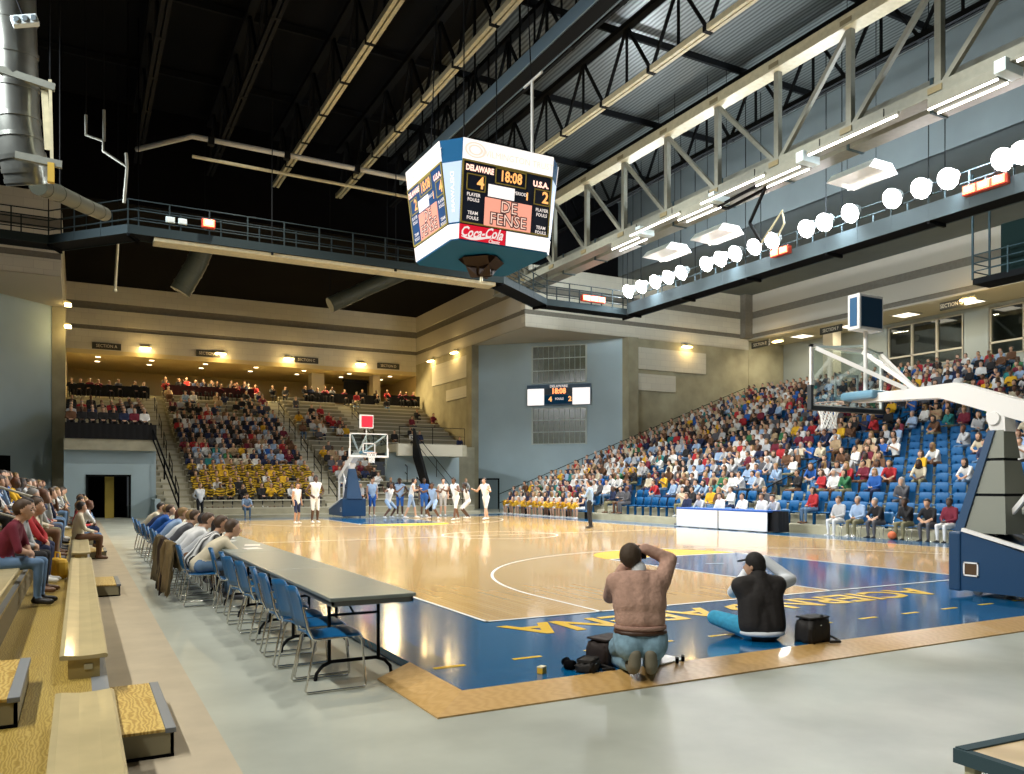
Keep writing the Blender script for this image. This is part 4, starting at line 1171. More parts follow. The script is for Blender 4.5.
# ------------------------------------------------------------------ basket goals
M_white = mat('white_enamel_arm', (0.80, 0.78, 0.74), 0.35)
M_pad = mat('navy_pad', (0.008, 0.045, 0.11), 0.45)
M_padg = mat('grey_pad', (0.20, 0.21, 0.17), 0.55)
M_net = mat('white_net', (0.85, 0.85, 0.82), 0.8)
M_clockb = mat('shot_clock_face', (0.012, 0.045, 0.09), 0.3)
def goal(loc, rz, label, near):
    t = thing('basketball_goal', label, 'basketball goal', loc, rz)
    # base: pad, side plates, white top rails, wheels
    hw = 0.56
    MB().prism([(-1.2, 0.08), (-1.2, 0.93), (-2.05, 0.68), (-3.5, 0.36), (-3.5, 0.08)][::-1], -hw, hw, 'x').build('base', M_pad, t)
    MB().cbox((-hw-0.03, -1.2, 0.06), (hw+0.03, -1.02, 0.92), 0.03).build('base_pad', M_pad, t)
    mb = MB()
    for s in (-hw, hw):
        mb.bar((s, -1.22, 0.95), (s, -3.5, 0.38), 0.06, 0.05)
    mb.build('top_rail', M_white, t)
    for s in (-1, 1):
        fr = MB()
        x = s*(hw+0.005)
        for a, b in (((-1.46, 0.29), (-1.24, 0.31)), ((-1.46, 0.47), (-1.24, 0.49)), ((-1.46, 0.29), (-1.44, 0.49)), ((-1.26, 0.29), (-1.24, 0.49))):
            fr.box((x-0.012, a[0], a[1]), (x+0.012, b[0], b[1]))
        fr.build('slot_frame', M_white, t)
        MB().box((x-0.006, -1.44, 0.31), (x+0.006, -1.26, 0.47)).build('slot', mat('dark_slot', (0.07, 0.035, 0.01), 0.7), t)
    for x in (-0.4, 0.4):
        for y in (-1.35, -3.2):
            MB().lathe([(0.055, -0.03), (0.07, -0.015), (0.07, 0.015), (0.055, 0.03)], (x, y, 0.072), 14, R=Matrix.Rotation(PI/2, 3, 'Y')).build('wheel', M_railw, t)
    # tower with side panels and front pad
    def frus(y0, y1, z0, w0, y2, y3, z1, w1):
        vs = [(-w0, y0, z0), (w0, y0, z0), (w0, y1, z0), (-w0, y1, z0), (-w1, y2, z1), (w1, y2, z1), (w1, y3, z1), (-w1, y3, z1)]
        return MB().add(vs, [(0, 3, 2, 1), (4, 5, 6, 7), (0, 1, 5, 4), (1, 2, 6, 5), (2, 3, 7, 6), (3, 0, 4, 7)])
    def tl(z):      # front, back and half width of the tower at a height
        k = (z-0.90)/1.48
        return -1.12-0.33*k, -1.72+0.16*k, 0.36-0.22*k
    for z0, z1 in ((0.90, 1.43), (1.47, 1.94), (1.98, 2.38)):
        f0, b0, w0 = tl(z0); f1, b1, w1 = tl(z1)
        frus(f0, b0, z0, w0, f1, b1, z1, w1).build('tower_panel', M_padg if near else M_pad, t)
    f0, b0, w0 = tl(0.9); f1, b1, w1 = tl(2.38)
    frus(f0-0.03, b0+0.03, 0.9, w0-.02, f1-0.03, b1+0.03, 2.38, w1-.02).build('tower_core', M_dark, t)
    frus(f0+0.14, f0, 0.92, w0+0.03, f1+0.10, f1, 2.38, w1+0.03).build('tower_pad', M_pad, t)
    MB().prism([(-1.36, 2.36), (-1.30, 2.62), (-1.36, 2.80), (-1.56, 2.72), (-1.58, 2.36)], -0.13, 0.13, 'x').lathe([(0.09, -0.17), (0.10, -0.15), (0.10, 0.15), (0.09, 0.17)], (0, -1.42, 2.55), 14, R=Matrix.Rotation(PI/2, 3, 'Y')).build('tower_head', M_white, t)
    # arm
    MB().prism([(1.0, 3.0), (-0.58, 2.93), (-1.85, 2.47), (-3.3, 1.75), (-3.3, 2.05), (-1.85, 2.76), (-0.84, 3.14), (1.0, 3.11)][::-1], -0.14, 0.14, 'x').build('arm', M_white, t)
    for s in (-0.12, 0.12):
        MB().bar((s, -1.42, 0.88), (s, -2.55, 2.30), 0.06).build('lift_strut', M_white, t)
        MB().bar((s, -3.2, 0.40), (s, -3.2, 2.0), 0.08).build('rear_post', M_white, t)
    # backboard
    bw, z0, z1, y = 0.915, 2.90, 3.97, 1.22
    bb = MB().box((-bw+0.02, y-0.012, z0+0.02), (bw-0.02, y+0.0, z1-0.02)).build('backboard', M_glass, t)
    fr = MB()
    for a, b in (((-bw, z0), (bw, z0+0.05)), ((-bw, z1-0.05), (bw, z1)), ((-bw, z0), (-bw+0.05, z1)), ((bw-0.05, z0), (bw, z1))):
        fr.box((a[0], y-0.035, a[1]), (b[0], y+0.008, b[1]))
    fr.build('board_frame', M_white, bb)
    fr = MB()
    for a, b in (((-.305, 3.06), (.305, 3.11)), ((-.305, 3.47), (.305, 3.52)), ((-.305, 3.06), (-.255, 3.52)), ((.255, 3.06), (.305, 3.52))):
        fr.box((a[0], y+0.002, a[1]), (b[0], y+0.006, b[1]))
    fr.build('target_square', M_white, bb)
    pd = MB().cbox((-bw-0.02, y-0.06, z0-0.05), (bw+0.02, y+0.03, z0+0.03), 0.015)
    for s in (-1, 1): pd.cbox((s*bw-0.035, y-0.06, z0-0.05), (s*bw+0.035, y+0.03, z0+0.38), 0.015)
    pd.build('board_padding', mat('dark_board_pad', (0.03, 0.035, 0.04), 0.6) if near else M_white, bb)
    # rim, bracket, net
    RIM = mat('orange_rim', (0.75, 0.42, 0.30), 0.4)
    ry = y+0.15+0.23
    rim = MB().tube([(0.228*math.cos(2*PI*k/28), ry+0.228*math.sin(2*PI*k/28), 3.05) for k in range(28)], 0.010, n=8, closed=True).box((-0.07, y, 3.0), (0.07, y+0.15, 3.06)).bar((-0.06, y+.02, 3.0), (-.06, y+0.16, 3.045), 0.02).bar((0.06, y+.02, 3.0), (.06, y+0.16, 3.045), 0.02).build('rim', RIM, t)
    mb = MB(); n = 12
    def np_(k, j):
        rr = [0.225, 0.19, 0.155, 0.13, 0.125, 0.135][j]
        a = 2*PI*(k+0.5*(j % 2))/n
        return Vector((rr*math.cos(a), ry+rr*math.sin(a), 3.04-0.088*j))
    for j in range(5):
        for k in range(n):
            mb.tube([np_(k, j), np_(k, j+1)], 0.008, n=5); mb.tube([np_(k, j), np_(k-1 if j % 2 == 0 else k+1, j+1)], 0.008, n=5)
    mb.build('net', M_net, t)
    # struts from the top corners down to the arm, centre pole
    for s in (-1, 1):
        MB().bar((s*0.82, y-0.05, 3.90), (s*0.10, 0.0, 3.13), 0.065).build('board_strut', M_white, t)
        MB().bar((s*0.80, y-0.05, 3.92), (0, 0.92, 3.96), 0.03).build('top_brace', mat('green_white_brace', (0.55, 0.66, 0.64), 0.4), t)
    MB().bar((0.10, -0.05, 3.12), (0.02, 0.90, 3.86), 0.065).build('rear_brace', M_white, t)
    MB().tube([(0, 0.84, 3.08), (0, 0.84, 4.24)], 0.034).build('clock_pole', M_white, t)
    MB().cbox((-0.26, 0.5, 3.03), (0.26, 1.16, 3.17), 0.05).build('blue_hub', mat('light_blue_hub', (0.16, 0.33, 0.45), 0.4), t)
    # shot clock
    cy = 0.84
    k = thing('shot_clock', ('blue-faced' if near else 'red-lit')+' square shot clock standing over the '+('near' if near else 'far')+' basket', 'shot clock', loc, rz)
    cs = 0.30 if near else 0.31
    zc0, zc1 = (4.20, 4.80) if near else (4.22, 4.84)
    dy = 0.12
    MB().cbox((-cs, cy-dy, zc0), (cs, cy+dy, zc1), 0.015).build('case', M_white, k)
    fm = M_clockb if near else mat('red_clock_face', (0.85, 0.03, 0.06), 0.4, emit=1.0)
    for s in (-1, 1):
        MB().box((-cs+0.04, cy+s*dy-0.006, zc0+0.05), (cs-0.04, cy+s*dy+0.006, zc1-0.05)).build('clock_face', fm, k)
        MB().box((s*cs-0.006, cy-dy+0.05, zc0+0.06), (s*cs+0.006, cy+dy-0.05, zc1-0.06)).build('side_panel', mat('clock_side_blue', (0.02, 0.10, 0.22), 0.4) if near else M_white, k)
    MB().tube([(0, cy, zc0), (0, 0.84, zc0-0.12)], 0.03).build('mount', M_white, k)
    return t
goal((7.62, 0, 0), 0, 'white-armed portable basket with grey and navy padded tower at the near baseline', True)
goal((7.62, LY, 0), PI, 'distant white-armed portable basket with all-navy padding at the far baseline', False)

# ------------------------------------------------------------------ scorers' table
st = thing('scorers_table', 'long white-fronted table with blue top edge beside the court', "scorers' table", (16.0, 13.5, 0.0))
M_whitep = mat('white_front_panel', (0.86, 0.84, 0.82), 0.4)
for y0, y1 in ((-2.3, 0.0), (0.06, 2.3)):
    MB().cbox((0, y0, 0.03), (0.04, y1, 0.67), 0.006).build('front_panel', M_whitep, st)
MB().cbox((0.0, -2.32, 0.67), (0.62, 2.32, 0.735), 0.01).build('table_top', mat('royal_edge', (0.015, 0.10, 0.42), 0.4), st)
for y in (-2.2, 0.03, 2.2):
    for x in (0.06, 0.55):
        MB().box((x-0.02, y-0.02, 0.0), (x+0.02, y+0.02, 0.67)).build('leg', M_dark, st)

# ------------------------------------------------------------------ press tables and stacking chairs
M_ttop = mat('grey_laminate', (0.20, 0.235, 0.225), 0.35, noise=0.04)
M_tedge = mat('table_edge', (0.13, 0.14, 0.14), 0.5)
def press_table(y, label):
    t = thing('folding_table', label, 'table', (-2.03, y, FZ), 0, 'folding press tables beside the court')
    L = 2.42; w2 = 0.365
    MB().cbox((-w2, 0, 0.745), (w2, L, 0.775), 0.006).build('table_top', M_ttop, t)
    MB().box((-w2+0.02, 0.02, 0.70), (-w2+0.04, L-0.02, 0.745)).box((w2-0.04, 0.02, 0.70), (w2-0.02, L-0.02, 0.745)).box((-w2+0.02, 0.02, 0.70), (w2-0.02, 0.04, 0.745)).box((-w2+0.02, L-0.04, 0.70), (w2-0.02, L-0.02, 0.745)).build('apron', M_tedge, t)
    for yy in (0.55, L-0.55):
        mb = MB().tube([(-0.22, yy, 0.70), (-0.22, yy, 0.14)], 0.016).tube([(0.22, yy, 0.70), (0.22, yy, 0.14)], 0.016)
        mb.tube([(-0.34, yy, 0.0), (-0.33, yy, 0.06), (-0.28, yy, 0.12), (-0.2, yy, 0.15), (0.2, yy, 0.15), (0.28, yy, 0.12), (0.33, yy, 0.06), (0.34, yy, 0.0)], 0.016)
        mb.tube([(-0.22, yy, 0.55), (0.22, yy, 0.55)], 0.012)
        s = 1 if yy < 1.2 else -1
        mb.tube([(0, yy, 0.55), (0, yy+s*0.42, 0.71)], 0.010)
        mb.build('leg_frame', M_dark, t)
    return t
for k in range(8):
    press_table(-2.06+2.44*k, 'grey folding press table, %s' % ('nearest of the row, bare top' if k == 0 else ORD[k+1]+' from the bare end of the row'))
M_chair = mat('blue_plastic', (0.005, 0.11, 0.29), 0.4)
def shell(mb, prof, w, t=0.012, taper=None, mi=0, dish=0.02):
    """curved plastic shell: profile in xz swept across y with a little dish"""
    n = 8; vs = []
    m = len(prof)
    for side in (0, 1):
        for i, (x, z) in enumerate(prof):
            a = Vector(prof[max(0, i-1)]); b = Vector(prof[min(m-1, i+1)])
            d_ = (b-a).normalized(); nn = Vector((-d_.y, d_.x))
            ww = w*(taper[i] if taper else 1)
            for k in range(n+1):
                s = -1+2*k/n
                dd = dish*s*s
                vs.append((x+nn.x*(dd-side*t), s*ww/2, z+nn.y*(dd-side*t)))
    q = m*(n+1)
    fs = []
    for i in range(m-1):
        for k in range(n):
            a = i*(n+1)+k
            fs.append((a, a+1, a+n+2, a+n+1)); fs.append((q+a, q+a+n+1, q+a+n+2, q+a+1))
    for k in range(n):
        fs.append((k, q+k, q+k+1, k+1)); a = (m-1)*(n+1)+k; fs.append((a, a+1, q+a+1, q+a))
    for i in range(m-1):
        a = i*(n+1); fs.append((a, a+n+1, q+a+n+1, q+a)); a += n; fs.append((a, q+a, q+a+n+1, a+n+1))
    return mb.add(vs, fs, mi, True)
CHAIR = None
def chair(loc, rz, label, group=None):
    global CHAIR
    if CHAIR: return dup(CHAIR, loc, rz, label, group)
    t = CHAIR = thing('stacking_chair', label, 'chair', loc, rz, group)
    shell(MB(), [(0.235, 0.435), (0.20, 0.455), (0.1, 0.452), (-0.05, 0.442), (-0.17, 0.445), (-0.20, 0.46)], 0.46, taper=[.9, .98, 1, 1, .98, .94]).build('seat', M_chair, t)
    shell(MB(), [(-0.195, 0.50), (-0.215, 0.56), (-0.235, 0.66), (-0.265, 0.78), (-0.285, 0.84)], 0.44, taper=[.92, .98, 1, .98, .86], dish=0.035).build('backrest', M_chair, t)
    for s in (-1, 1):
        y = s*0.235
        MB().tube([(0.19, y*0.93, 0.435), (0.215, y, 0.40), (0.25, y, 0.03), (0.235, y, 0.012), (-0.235, y, 0.012), (-0.25, y, 0.03), (-0.17, y, 0.40), (-0.15, y*0.95, 0.432), (0.1, y*.95, 0.432)], 0.0095, n=8).build('leg_frame', M_chrome, t)
        MB().tube([(-0.12, y, 0.425), (-0.19, y, 0.44), (-0.225, y*0.98, 0.52), (-0.265, y*0.93, 0.70)], 0.0095, n=8).build('back_upright', M_chrome, t)
    MB().tube([(0.15, -0.22, 0.428), (0.15, 0.22, 0.428)], 0.008).tube([(-0.12, -0.22, 0.425), (-0.12, 0.22, 0.425)], 0.008).build('cross_bar', M_chrome, t)
    return t
CY = [-1.70, -1.14, -0.62, 0.05, 0.78, 1.45, 2.15, 2.88]
for i, y in enumerate(CY):
    chair((-2.31+0.02*math.sin(i*2.3), y, FZ), 0.10*math.sin(i*1.7), 'empty blue stacking chair, %s from the bare end of the press tables' % ORD[i+1], 'empty blue chairs at the press tables')
# ------------------------------------------------------------------ people
def V(*a): return Vector(a)
def caps_mesh(caps, voxel, smooth=4):
    """one continuous surface grown over tapered limbs"""
    mb = MB(); n = 12; m = 5
    for p, r1, q, r2, tg in caps:
        p = Vector(p); q = Vector(q); d = q-p; L = d.length
        if L < 1e-4: d = V(0, 0, 1); L = 1e-4; q = p+d*L
        d.normalize()
        up = V(0, 0, 1) if abs(d.z) < 0.9 else V(1, 0, 0)
        a = d.cross(up).normalized(); b = d.cross(a)
        s = max(-1, min(1, (r1-r2)/L)); ang = math.asin(s)
        rings = [(-r1*math.cos(t), r1*math.sin(t)) for t in [(PI/2+ang)*i/m for i in range(m+1)]]
        rings += [(L+r2*math.cos(t), r2*math.sin(t)) for t in [(PI/2-ang)*(m-i)/m for i in range(m+1)]]
        vs = []
        for z, r in rings:
            r = max(r, 1e-4)
            for k in range(n):
                t = 2*PI*k/n
                vs.append(p+d*z+a*(r*math.cos(t))+b*(r*math.sin(t)))
        R_ = len(rings)
        fs = [(i*n+k, i*n+(k+1) % n, (i+1)*n+(k+1) % n, (i+1)*n+k) for i in range(R_-1) for k in range(n)]
        fs += [tuple(reversed(range(n))), tuple(range((R_-1)*n, R_*n))]
        mb.add(vs, fs)
    me = mb.mesh('figure_raw')
    bm = bmesh.new(); bm.from_mesh(me); bmesh.ops.recalc_face_normals(bm, faces=bm.faces); bm.to_mesh(me); bm.free()
    o = bpy.data.objects.new('figure_raw', me); COL.objects.link(o)
    md = o.modifiers.new('r', 'REMESH'); md.mode = 'VOXEL'; md.voxel_size = voxel
    if smooth:
        ms = o.modifiers.new('s', 'SMOOTH'); ms.factor = 0.5; ms.iterations = smooth
    dg = bpy.context.evaluated_depsgraph_get()
    out = bpy.data.meshes.new_from_object(o.evaluated_get(dg))
    bpy.data.objects.remove(o); bpy.data.meshes.remove(me)
    out.polygons.foreach_set('use_smooth', [True]*len(out.polygons))
    return out
def paint(me, caps, order):
    nf = len(me.polygons)
    c_ = np.zeros(nf*3); me.polygons.foreach_get('center', c_); c_ = c_.reshape(-1, 3)
    best = np.full(nf, 1e9); mi = np.zeros(nf, int)
    for p, r1, q, r2, tg in caps:
        p = np.array(p); q = np.array(q); d_ = q-p; L2 = max(1e-9, d_ @ d_)
        t = np.clip((c_-p) @ d_/L2, 0, 1)
        ds = np.linalg.norm(c_-(p+t[:, None]*d_), axis=1)-(r1+(r2-r1)*t)
        k = ds < best
        best[k] = ds[k]; mi[k] = order.index(tg)
    me.polygons.foreach_set('material_index', mi.tolist())
    me.update()
    return me

def head_caps(c_, fwd, hair='short', up=V(0, 0, 1), tags=('skin', 'hair'), detail=False):
    f = Vector(fwd).normalized(); u = Vector(up).normalized(); s = u.cross(f).normalized()
    c_ = Vector(c_); sk, hr = tags
    L = [(c_+u*0.015, 0.088, c_-f*0.015+u*0.02, 0.088, sk), (c_+f*0.03-u*0.03, 0.068, c_+f*0.038-u*0.08, 0.048, sk)]
    if detail:
        L += [(c_+f*0.093-u*0.005, 0.010, c_+f*0.112-u*0.035, 0.015, sk)]
        L += [(c_+s*k*0.084-u*0.01, 0.016, c_+s*k*0.086-u*0.045, 0.012, sk) for k in (-1, 1)]
        L += [(c_+f*0.088-u*0.062+s*0.02, 0.010, c_+f*0.088-u*0.062-s*0.02, 0.010, sk)]
        L += [(c_+f*0.083+s*k*0.032+u*0.002, 0.012, c_+f*0.083+s*k*0.034+u*0.002, 0.012, sk) for k in (-1, 1)]
    else:
        L += [(c_+f*0.09-u*0.02, 0.016, c_+f*0.10-u*0.03, 0.018, sk)]
    if hair:
        L += [(c_-f*0.02+u*0.035, 0.094, c_-f*0.035+u*0.015, 0.092, hr), (c_+f*0.045+u*0.075, 0.042, c_-f*0.02+u*0.08, 0.055, hr)]
        L += [(c_-f*0.045-u*0.005, 0.076, c_-f*0.05-u*0.03, 0.056, hr)]
    if hair == 'long':
        L += [(c_-f*0.05, 0.085, c_-f*0.06-u*0.18, 0.075, hr)]
        L += [(c_-f*0.02+s*k*0.06, 0.05, c_-f*0.03+s*k*0.075-u*0.15, 0.045, hr) for k in (-1, 1)]
    return L
def hand_caps(w, d, nrm, curl=0.5, side=1, tag_='skin', grip=False):
    """palm, four fingers with knuckle bends and a thumb; d along the hand, nrm the palm normal"""
    w = Vector(w); d = Vector(d).normalized(); nrm = Vector(nrm); nrm = (nrm-d*nrm.dot(d)).normalized()
    s = d.cross(nrm).normalized()*side
    L = []
    for k, off in enumerate((-0.028, -0.009, 0.010, 0.028)):
        k0 = w+d*0.02+s*off*0.7; k1 = w+d*0.085+s*off
        L.append((k0, 0.016, k1, 0.0135, tag_))
        ln = (0.070, 0.080, 0.075, 0.058)[k]*1.0
        a1 = curl*0.7; a2 = curl*1.5
        m1 = k1+(d*math.cos(a1)+nrm*math.sin(a1))*ln*0.5+s*off*0.08
        m2 = m1+(d*math.cos(a2)+nrm*math.sin(a2))*ln*0.5
        L += [(k1, 0.0105, m1, 0.0095, tag_), (m1, 0.0095, m2, 0.0078, tag_)]
    t0 = w+d*0.03-s*0.026; t1 = t0+(d*0.6-s*0.75+nrm*0.3).normalized()*0.045; t2 = t1+(d*0.85-s*0.2+nrm*0.5*(1+curl)).normalized()*0.032
    L += [(t0, 0.015, t1, 0.0115, tag_), (t1, 0.0115, t2, 0.0085, tag_)]
    return L
def body_caps(J, T, fem=False, bulk=1.0):
    """J: joints; T: tag per body region"""
    b = bulk
    pel, che, nec = Vector(J['pel']), Vector(J['che']), Vector(J['nec'])
    sl, sr, hl, hr = [Vector(J[k]) for k in ('sl', 'sr', 'hl', 'hr')]
    wai = (pel*0.55+che*0.45)
    sd = (sl-sr).normalized()
    L = [(hl, 0.098*b, hr, 0.098*b, T['hip']), (pel, 0.125*b, wai, 0.115*b, T['torso']),
         (wai+sd*0.045, 0.105*b, che+sd*0.075, 0.115*b, T['torso']), (wai-sd*0.045, 0.105*b, che-sd*0.075, 0.115*b, T['torso']),
         (che+sd*0.05, 0.118*b, nec-sd*0-(nec-che)*0.35, 0.085*b, T['torso']), (che-sd*0.05, 0.118*b, nec-(nec-che)*0.35, 0.085*b, T['torso']),
         (sl, 0.062*b, nec-(nec-che)*0.18, 0.062*b, T['torso']), (sr, 0.062*b, nec-(nec-che)*0.18, 0.062*b, T['torso']),
         (sl, 0.062*b, che+sd*0.07, 0.10*b, T['torso']), (sr, 0.062*b, che-sd*0.07, 0.10*b, T['torso'])]
    L += [(nec-(nec-che)*0.2, 0.056, Vector(J['head'])-V(0, 0, 0.05), 0.052, 'skin')]
    for k in 'lr':
        s, e, w = [Vector(J[a+k]) for a in 'sew']
        L += [(s, 0.060*b, e, 0.046*b, T['uarm']), (e, 0.045*b, w, 0.032*b, T['farm'])]
        d = (w-e).normalized()
        if not J.get('nohand'): L += [(w+d*0.02, 0.032, w+d*0.09, 0.034, 'skin')]
        h, kn, an, to = [Vector(J[a+k]) for a in 'hkat']
        L += [(h, 0.092*b, kn, 0.062*b, T['thigh']), (kn, 0.060*b, kn*0.6+an*0.4, 0.056*b, T['shin']), (kn*0.6+an*0.4, 0.056*b, an, 0.040*b, T['shin'])]
        L += [(an-V(0, 0, .03), 0.045, to, 0.038, 'shoe'), (an, 0.042, an-V(0, 0, 0.04)-(to-an).normalized()*0.03, 0.042, 'shoe')]
    return L
FULL = dict(hip='low', torso='top', uarm='top', farm='top', thigh='low', shin='low')
TEE = dict(FULL, farm='skin')
KIT = dict(hip='low', torso='top', uarm='skin', farm='skin', thigh='low', shin='skin')
ORDER = ['skin', 'top', 'low', 'hair', 'shoe']
def seat_J(lean=0.0, arms='lap', spread=0.12, look=0.0, z=0.50, drop=0.42, kx=0.43):
    """seated: origin on the floor below the hips, facing +x"""
    J = {}
    J['pel'] = V(0, 0, z); sl = math.sin(lean); cl = math.cos(lean)
    J['che'] = V(0.32*sl, 0, z+0.32*cl); J['nec'] = V(0.54*sl+0.01, 0, z+0.53*cl)
    J['head'] = V(0.60*sl+0.05, 0, z+0.53*cl+0.14)
    for k, s in (('l', 1), ('r', -1)):
        J['h'+k] = V(0.03, s*0.09, z-0.01); J['k'+k] = V(kx, s*spread, z+0.0); J['a'+k] = V(kx-0.02, s*spread*0.9, z-drop); J['t'+k] = V(kx+0.13, s*spread*1.1, z-drop-0.045)
        sh = J['s'+k] = V(0.48*sl, s*0.175, z+0.46*cl)
        if arms == 'lap':
            J['e'+k] = sh+V(0.08, s*0.06, -0.27); J['w'+k] = V(0.30, s*0.06, z+0.13)
        elif arms == 'knees':
            J['e'+k] = sh+V(0.16, s*0.05, -0.24); J['w'+k] = V(kx-0.03, s*0.05, z+0.11)
        elif arms == 'cross':
            J['e'+k] = sh+V(0.10, s*0.07, -0.25); J['w'+k] = sh+V(0.24, -s*0.12, -0.22)
        elif arms == 'clap':
            J['e'+k] = sh+V(0.14, s*0.09, -0.22); J['w'+k] = sh+V(0.32, -s*0.12, -0.06)
        elif arms == 'chin':
            J['e'+k] = sh+V(0.22, s*0.0, -0.22) if s > 0 else sh+V(0.10, s*0.05, -0.26); J['w'+k] = J['head']+V(0.09, s*0.03, -0.16) if s > 0 else V(0.28, s*0.02, z+0.14)
        elif arms == 'table':
            J['e'+k] = sh+V(0.20, s*0.10, -0.20); J['w'+k] = sh+V(0.42, s*0.02, -0.20)
        elif arms == 'up':
            J['e'+k] = sh+V(0.12, s*0.10, 0.16); J['w'+k] = sh+V(0.16, s*0.02, 0.40)
        elif arms == 'pom':
            J['e'+k] = sh+V(0.12, s*0.10, -0.20); J['w'+k] = sh+V(0.30, s*0.03, -0.22)
    J['fwd'] = V(math.cos(look), math.sin(look), -0.12)
    return J
def stand_J(lean=0.0, arms='down', stride=0.0, look=0.0, h=1.0, bend=0.0):
    J = {}; z = 0.93-bend*0.22
    sl = math.sin(lean); cl = math.cos(lean)
    J['pel'] = V(0, 0, z+0.03); J['che'] = V(0.33*sl, 0, z+0.33*cl); J['nec'] = V(0.55*sl, 0, z+0.56*cl); J['head'] = V(0.62*sl+0.03, 0, z+0.56*cl+0.14)
    for k, s in (('l', 1), ('r', -1)):
        st = s*stride
        J['h'+k] = V(0, s*0.09, z); J['k'+k] = V(st*0.5+bend*0.28+0.02, s*(0.10+bend*0.10), 0.50-bend*0.06); J['a'+k] = V(st-0.03, s*(0.11+bend*0.14), 0.085); J['t'+k] = V(st+0.12, s*(0.12+bend*0.17), 0.04)
        sh = J['s'+k] = V(0.50*sl, s*0.19, z+0.49*cl)
        if arms == 'down': J['e'+k] = sh+V(-0.03-st*0.3, s*0.05, -0.29); J['w'+k] = sh+V(0.05-st*0.4, s*0.05, -0.54)
        elif arms == 'hips': J['e'+k] = sh+V(-0.06, s*0.17, -0.26); J['w'+k] = V(0.07, s*0.16, z+0.06)
        elif arms == 'ready': J['e'+k] = sh+V(0.06, s*0.16, -0.24); J['w'+k] = sh+V(0.28, s*0.20, -0.16)
        elif arms == 'wide': J['e'+k] = sh+V(0.05, s*0.27, -0.08); J['w'+k] = sh+V(0.14, s*0.48, 0.10)
        elif arms == 'front': J['e'+k] = sh+V(0.10, s*0.06, -0.27); J['w'+k] = sh+V(0.28, -s*0.08, -0.22)
        elif arms == 'up': J['e'+k] = sh+V(0.06, s*0.12, 0.24); J['w'+k] = sh+V(0.12, s*0.06, 0.50)
        elif arms == 'behind': J['e'+k] = sh+V(-0.12, s*0.08, -0.26); J['w'+k] = V(-0.15, s*0.04, z+0.02)
    J['fwd'] = V(math.cos(look), math.sin(look), -0.08)
    return J
PALM = [mat('person_skin', (0.55, 0.32, 0.20), 0.6), mat('person_top', (0.5, 0.5, 0.5), 0.85), mat('person_low', (0.05, 0.06, 0.1), 0.85), mat('person_hair', (0.04, 0.025, 0.015), 0.7), mat('person_shoe', (0.05, 0.045, 0.04), 0.5)]
def template(J, T, hair, voxel, bulk=1.0, extra=None):
    caps = body_caps(J, T, bulk=bulk)+head_caps(J['head'], J['fwd'], hair)
    if extra: caps += extra
    me = paint(caps_mesh(caps, voxel, 2 if voxel > 0.02 else 4), caps, ORDER)
    for m in PALM: me.materials.append(m)
    return me
CLOTH = {'white': (0.72, 0.72, 0.70), 'pale grey': (0.45, 0.46, 0.47), 'dark grey': (0.09, 0.09, 0.10), 'black': (0.012, 0.012, 0.014), 'navy': (0.012, 0.022, 0.07), 'red': (0.42, 0.02, 0.025),
         'royal blue': (0.015, 0.10, 0.38), 'pale blue': (0.30, 0.42, 0.60), 'gold': (0.72, 0.42, 0.02), 'teal': (0.02, 0.20, 0.20), 'green': (0.03, 0.16, 0.06), 'brown': (0.14, 0.065, 0.03), 'tan': (0.42, 0.30, 0.17),
         'maroon': (0.16, 0.012, 0.03), 'cream': (0.62, 0.55, 0.40), 'purple': (0.22, 0.03, 0.26), 'denim': (0.10, 0.18, 0.30), 'khaki': (0.22, 0.20, 0.11), 'pink': (0.55, 0.10, 0.30)}
HAIRS = {'dark': (0.015, 0.010, 0.008), 'brown': (0.06, 0.032, 0.015), 'fair': (0.25, 0.15, 0.05), 'grey': (0.30, 0.29, 0.28), 'auburn': (0.12, 0.04, 0.015)}
SKINS = [(0.58, 0.34, 0.22), (0.50, 0.28, 0.17), (0.62, 0.38, 0.26), (0.16, 0.075, 0.04), (0.08, 0.04, 0.022)]
def cmat(kind, key, col, rough=0.85): return mat(kind+'_'+key.replace(' ', '_'), col, rough)
def dress(o, skin=None, top='white', low='denim', hair='dark', shoe='dark grey'):
    ms = [cmat('skin', str(skin or 0), SKINS[skin or 0], 0.55), cmat('cloth', top, CLOTH[top]), cmat('cloth', low, CLOTH[low]), cmat('hair', hair, HAIRS[hair], 0.6), cmat('shoe', shoe, CLOTH[shoe], 0.5)]
    for sl_, m in zip(o.material_slots, ms):
        sl_.link = 'OBJECT'; sl_.material = m
def person(me, loc, rz, label, group=None, **kw):
    o = bpy.data.objects.new('person', me); COL.objects.link(o)
    o.location = loc; o.rotation_euler = (0, 0, rz)
    dress(o, **kw)
    return tag(o, label, 'person', group)
VC = 0.030
T_SEAT = {}
for nm, kw in (('lap', dict(lean=0.05)), ('knees', dict(lean=0.38, arms='knees')), ('cross', dict(lean=0.0, arms='cross')), ('clap', dict(lean=0.10, arms='clap')), ('chin', dict(lean=0.25, arms='chin'))):
    for hr in ('short', 'long'):
        T_SEAT[nm, hr] = template(seat_J(**kw), FULL if nm in ('lap', 'cross', 'chin') else TEE, hr, VC)
T_FAR = [template(seat_J(**kw), FULL, 'short', 0.045) for kw in (dict(lean=0.05), dict(lean=0.35, arms='knees'), dict(lean=0.1, arms='clap'))]
T_STAND = {nm: template(stand_J(arms=nm), FULL, 'short', VC) for nm in ('down', 'front', 'hips', 'behind')}
random.seed(11)
TOPW = [('white', 26), ('pale grey', 12), ('dark grey', 9), ('black', 9), ('navy', 10), ('red', 6), ('royal blue', 6), ('pale blue', 7), ('gold', 4), ('teal', 4), ('green', 3), ('brown', 6), ('tan', 7), ('maroon', 5), ('cream', 7)]
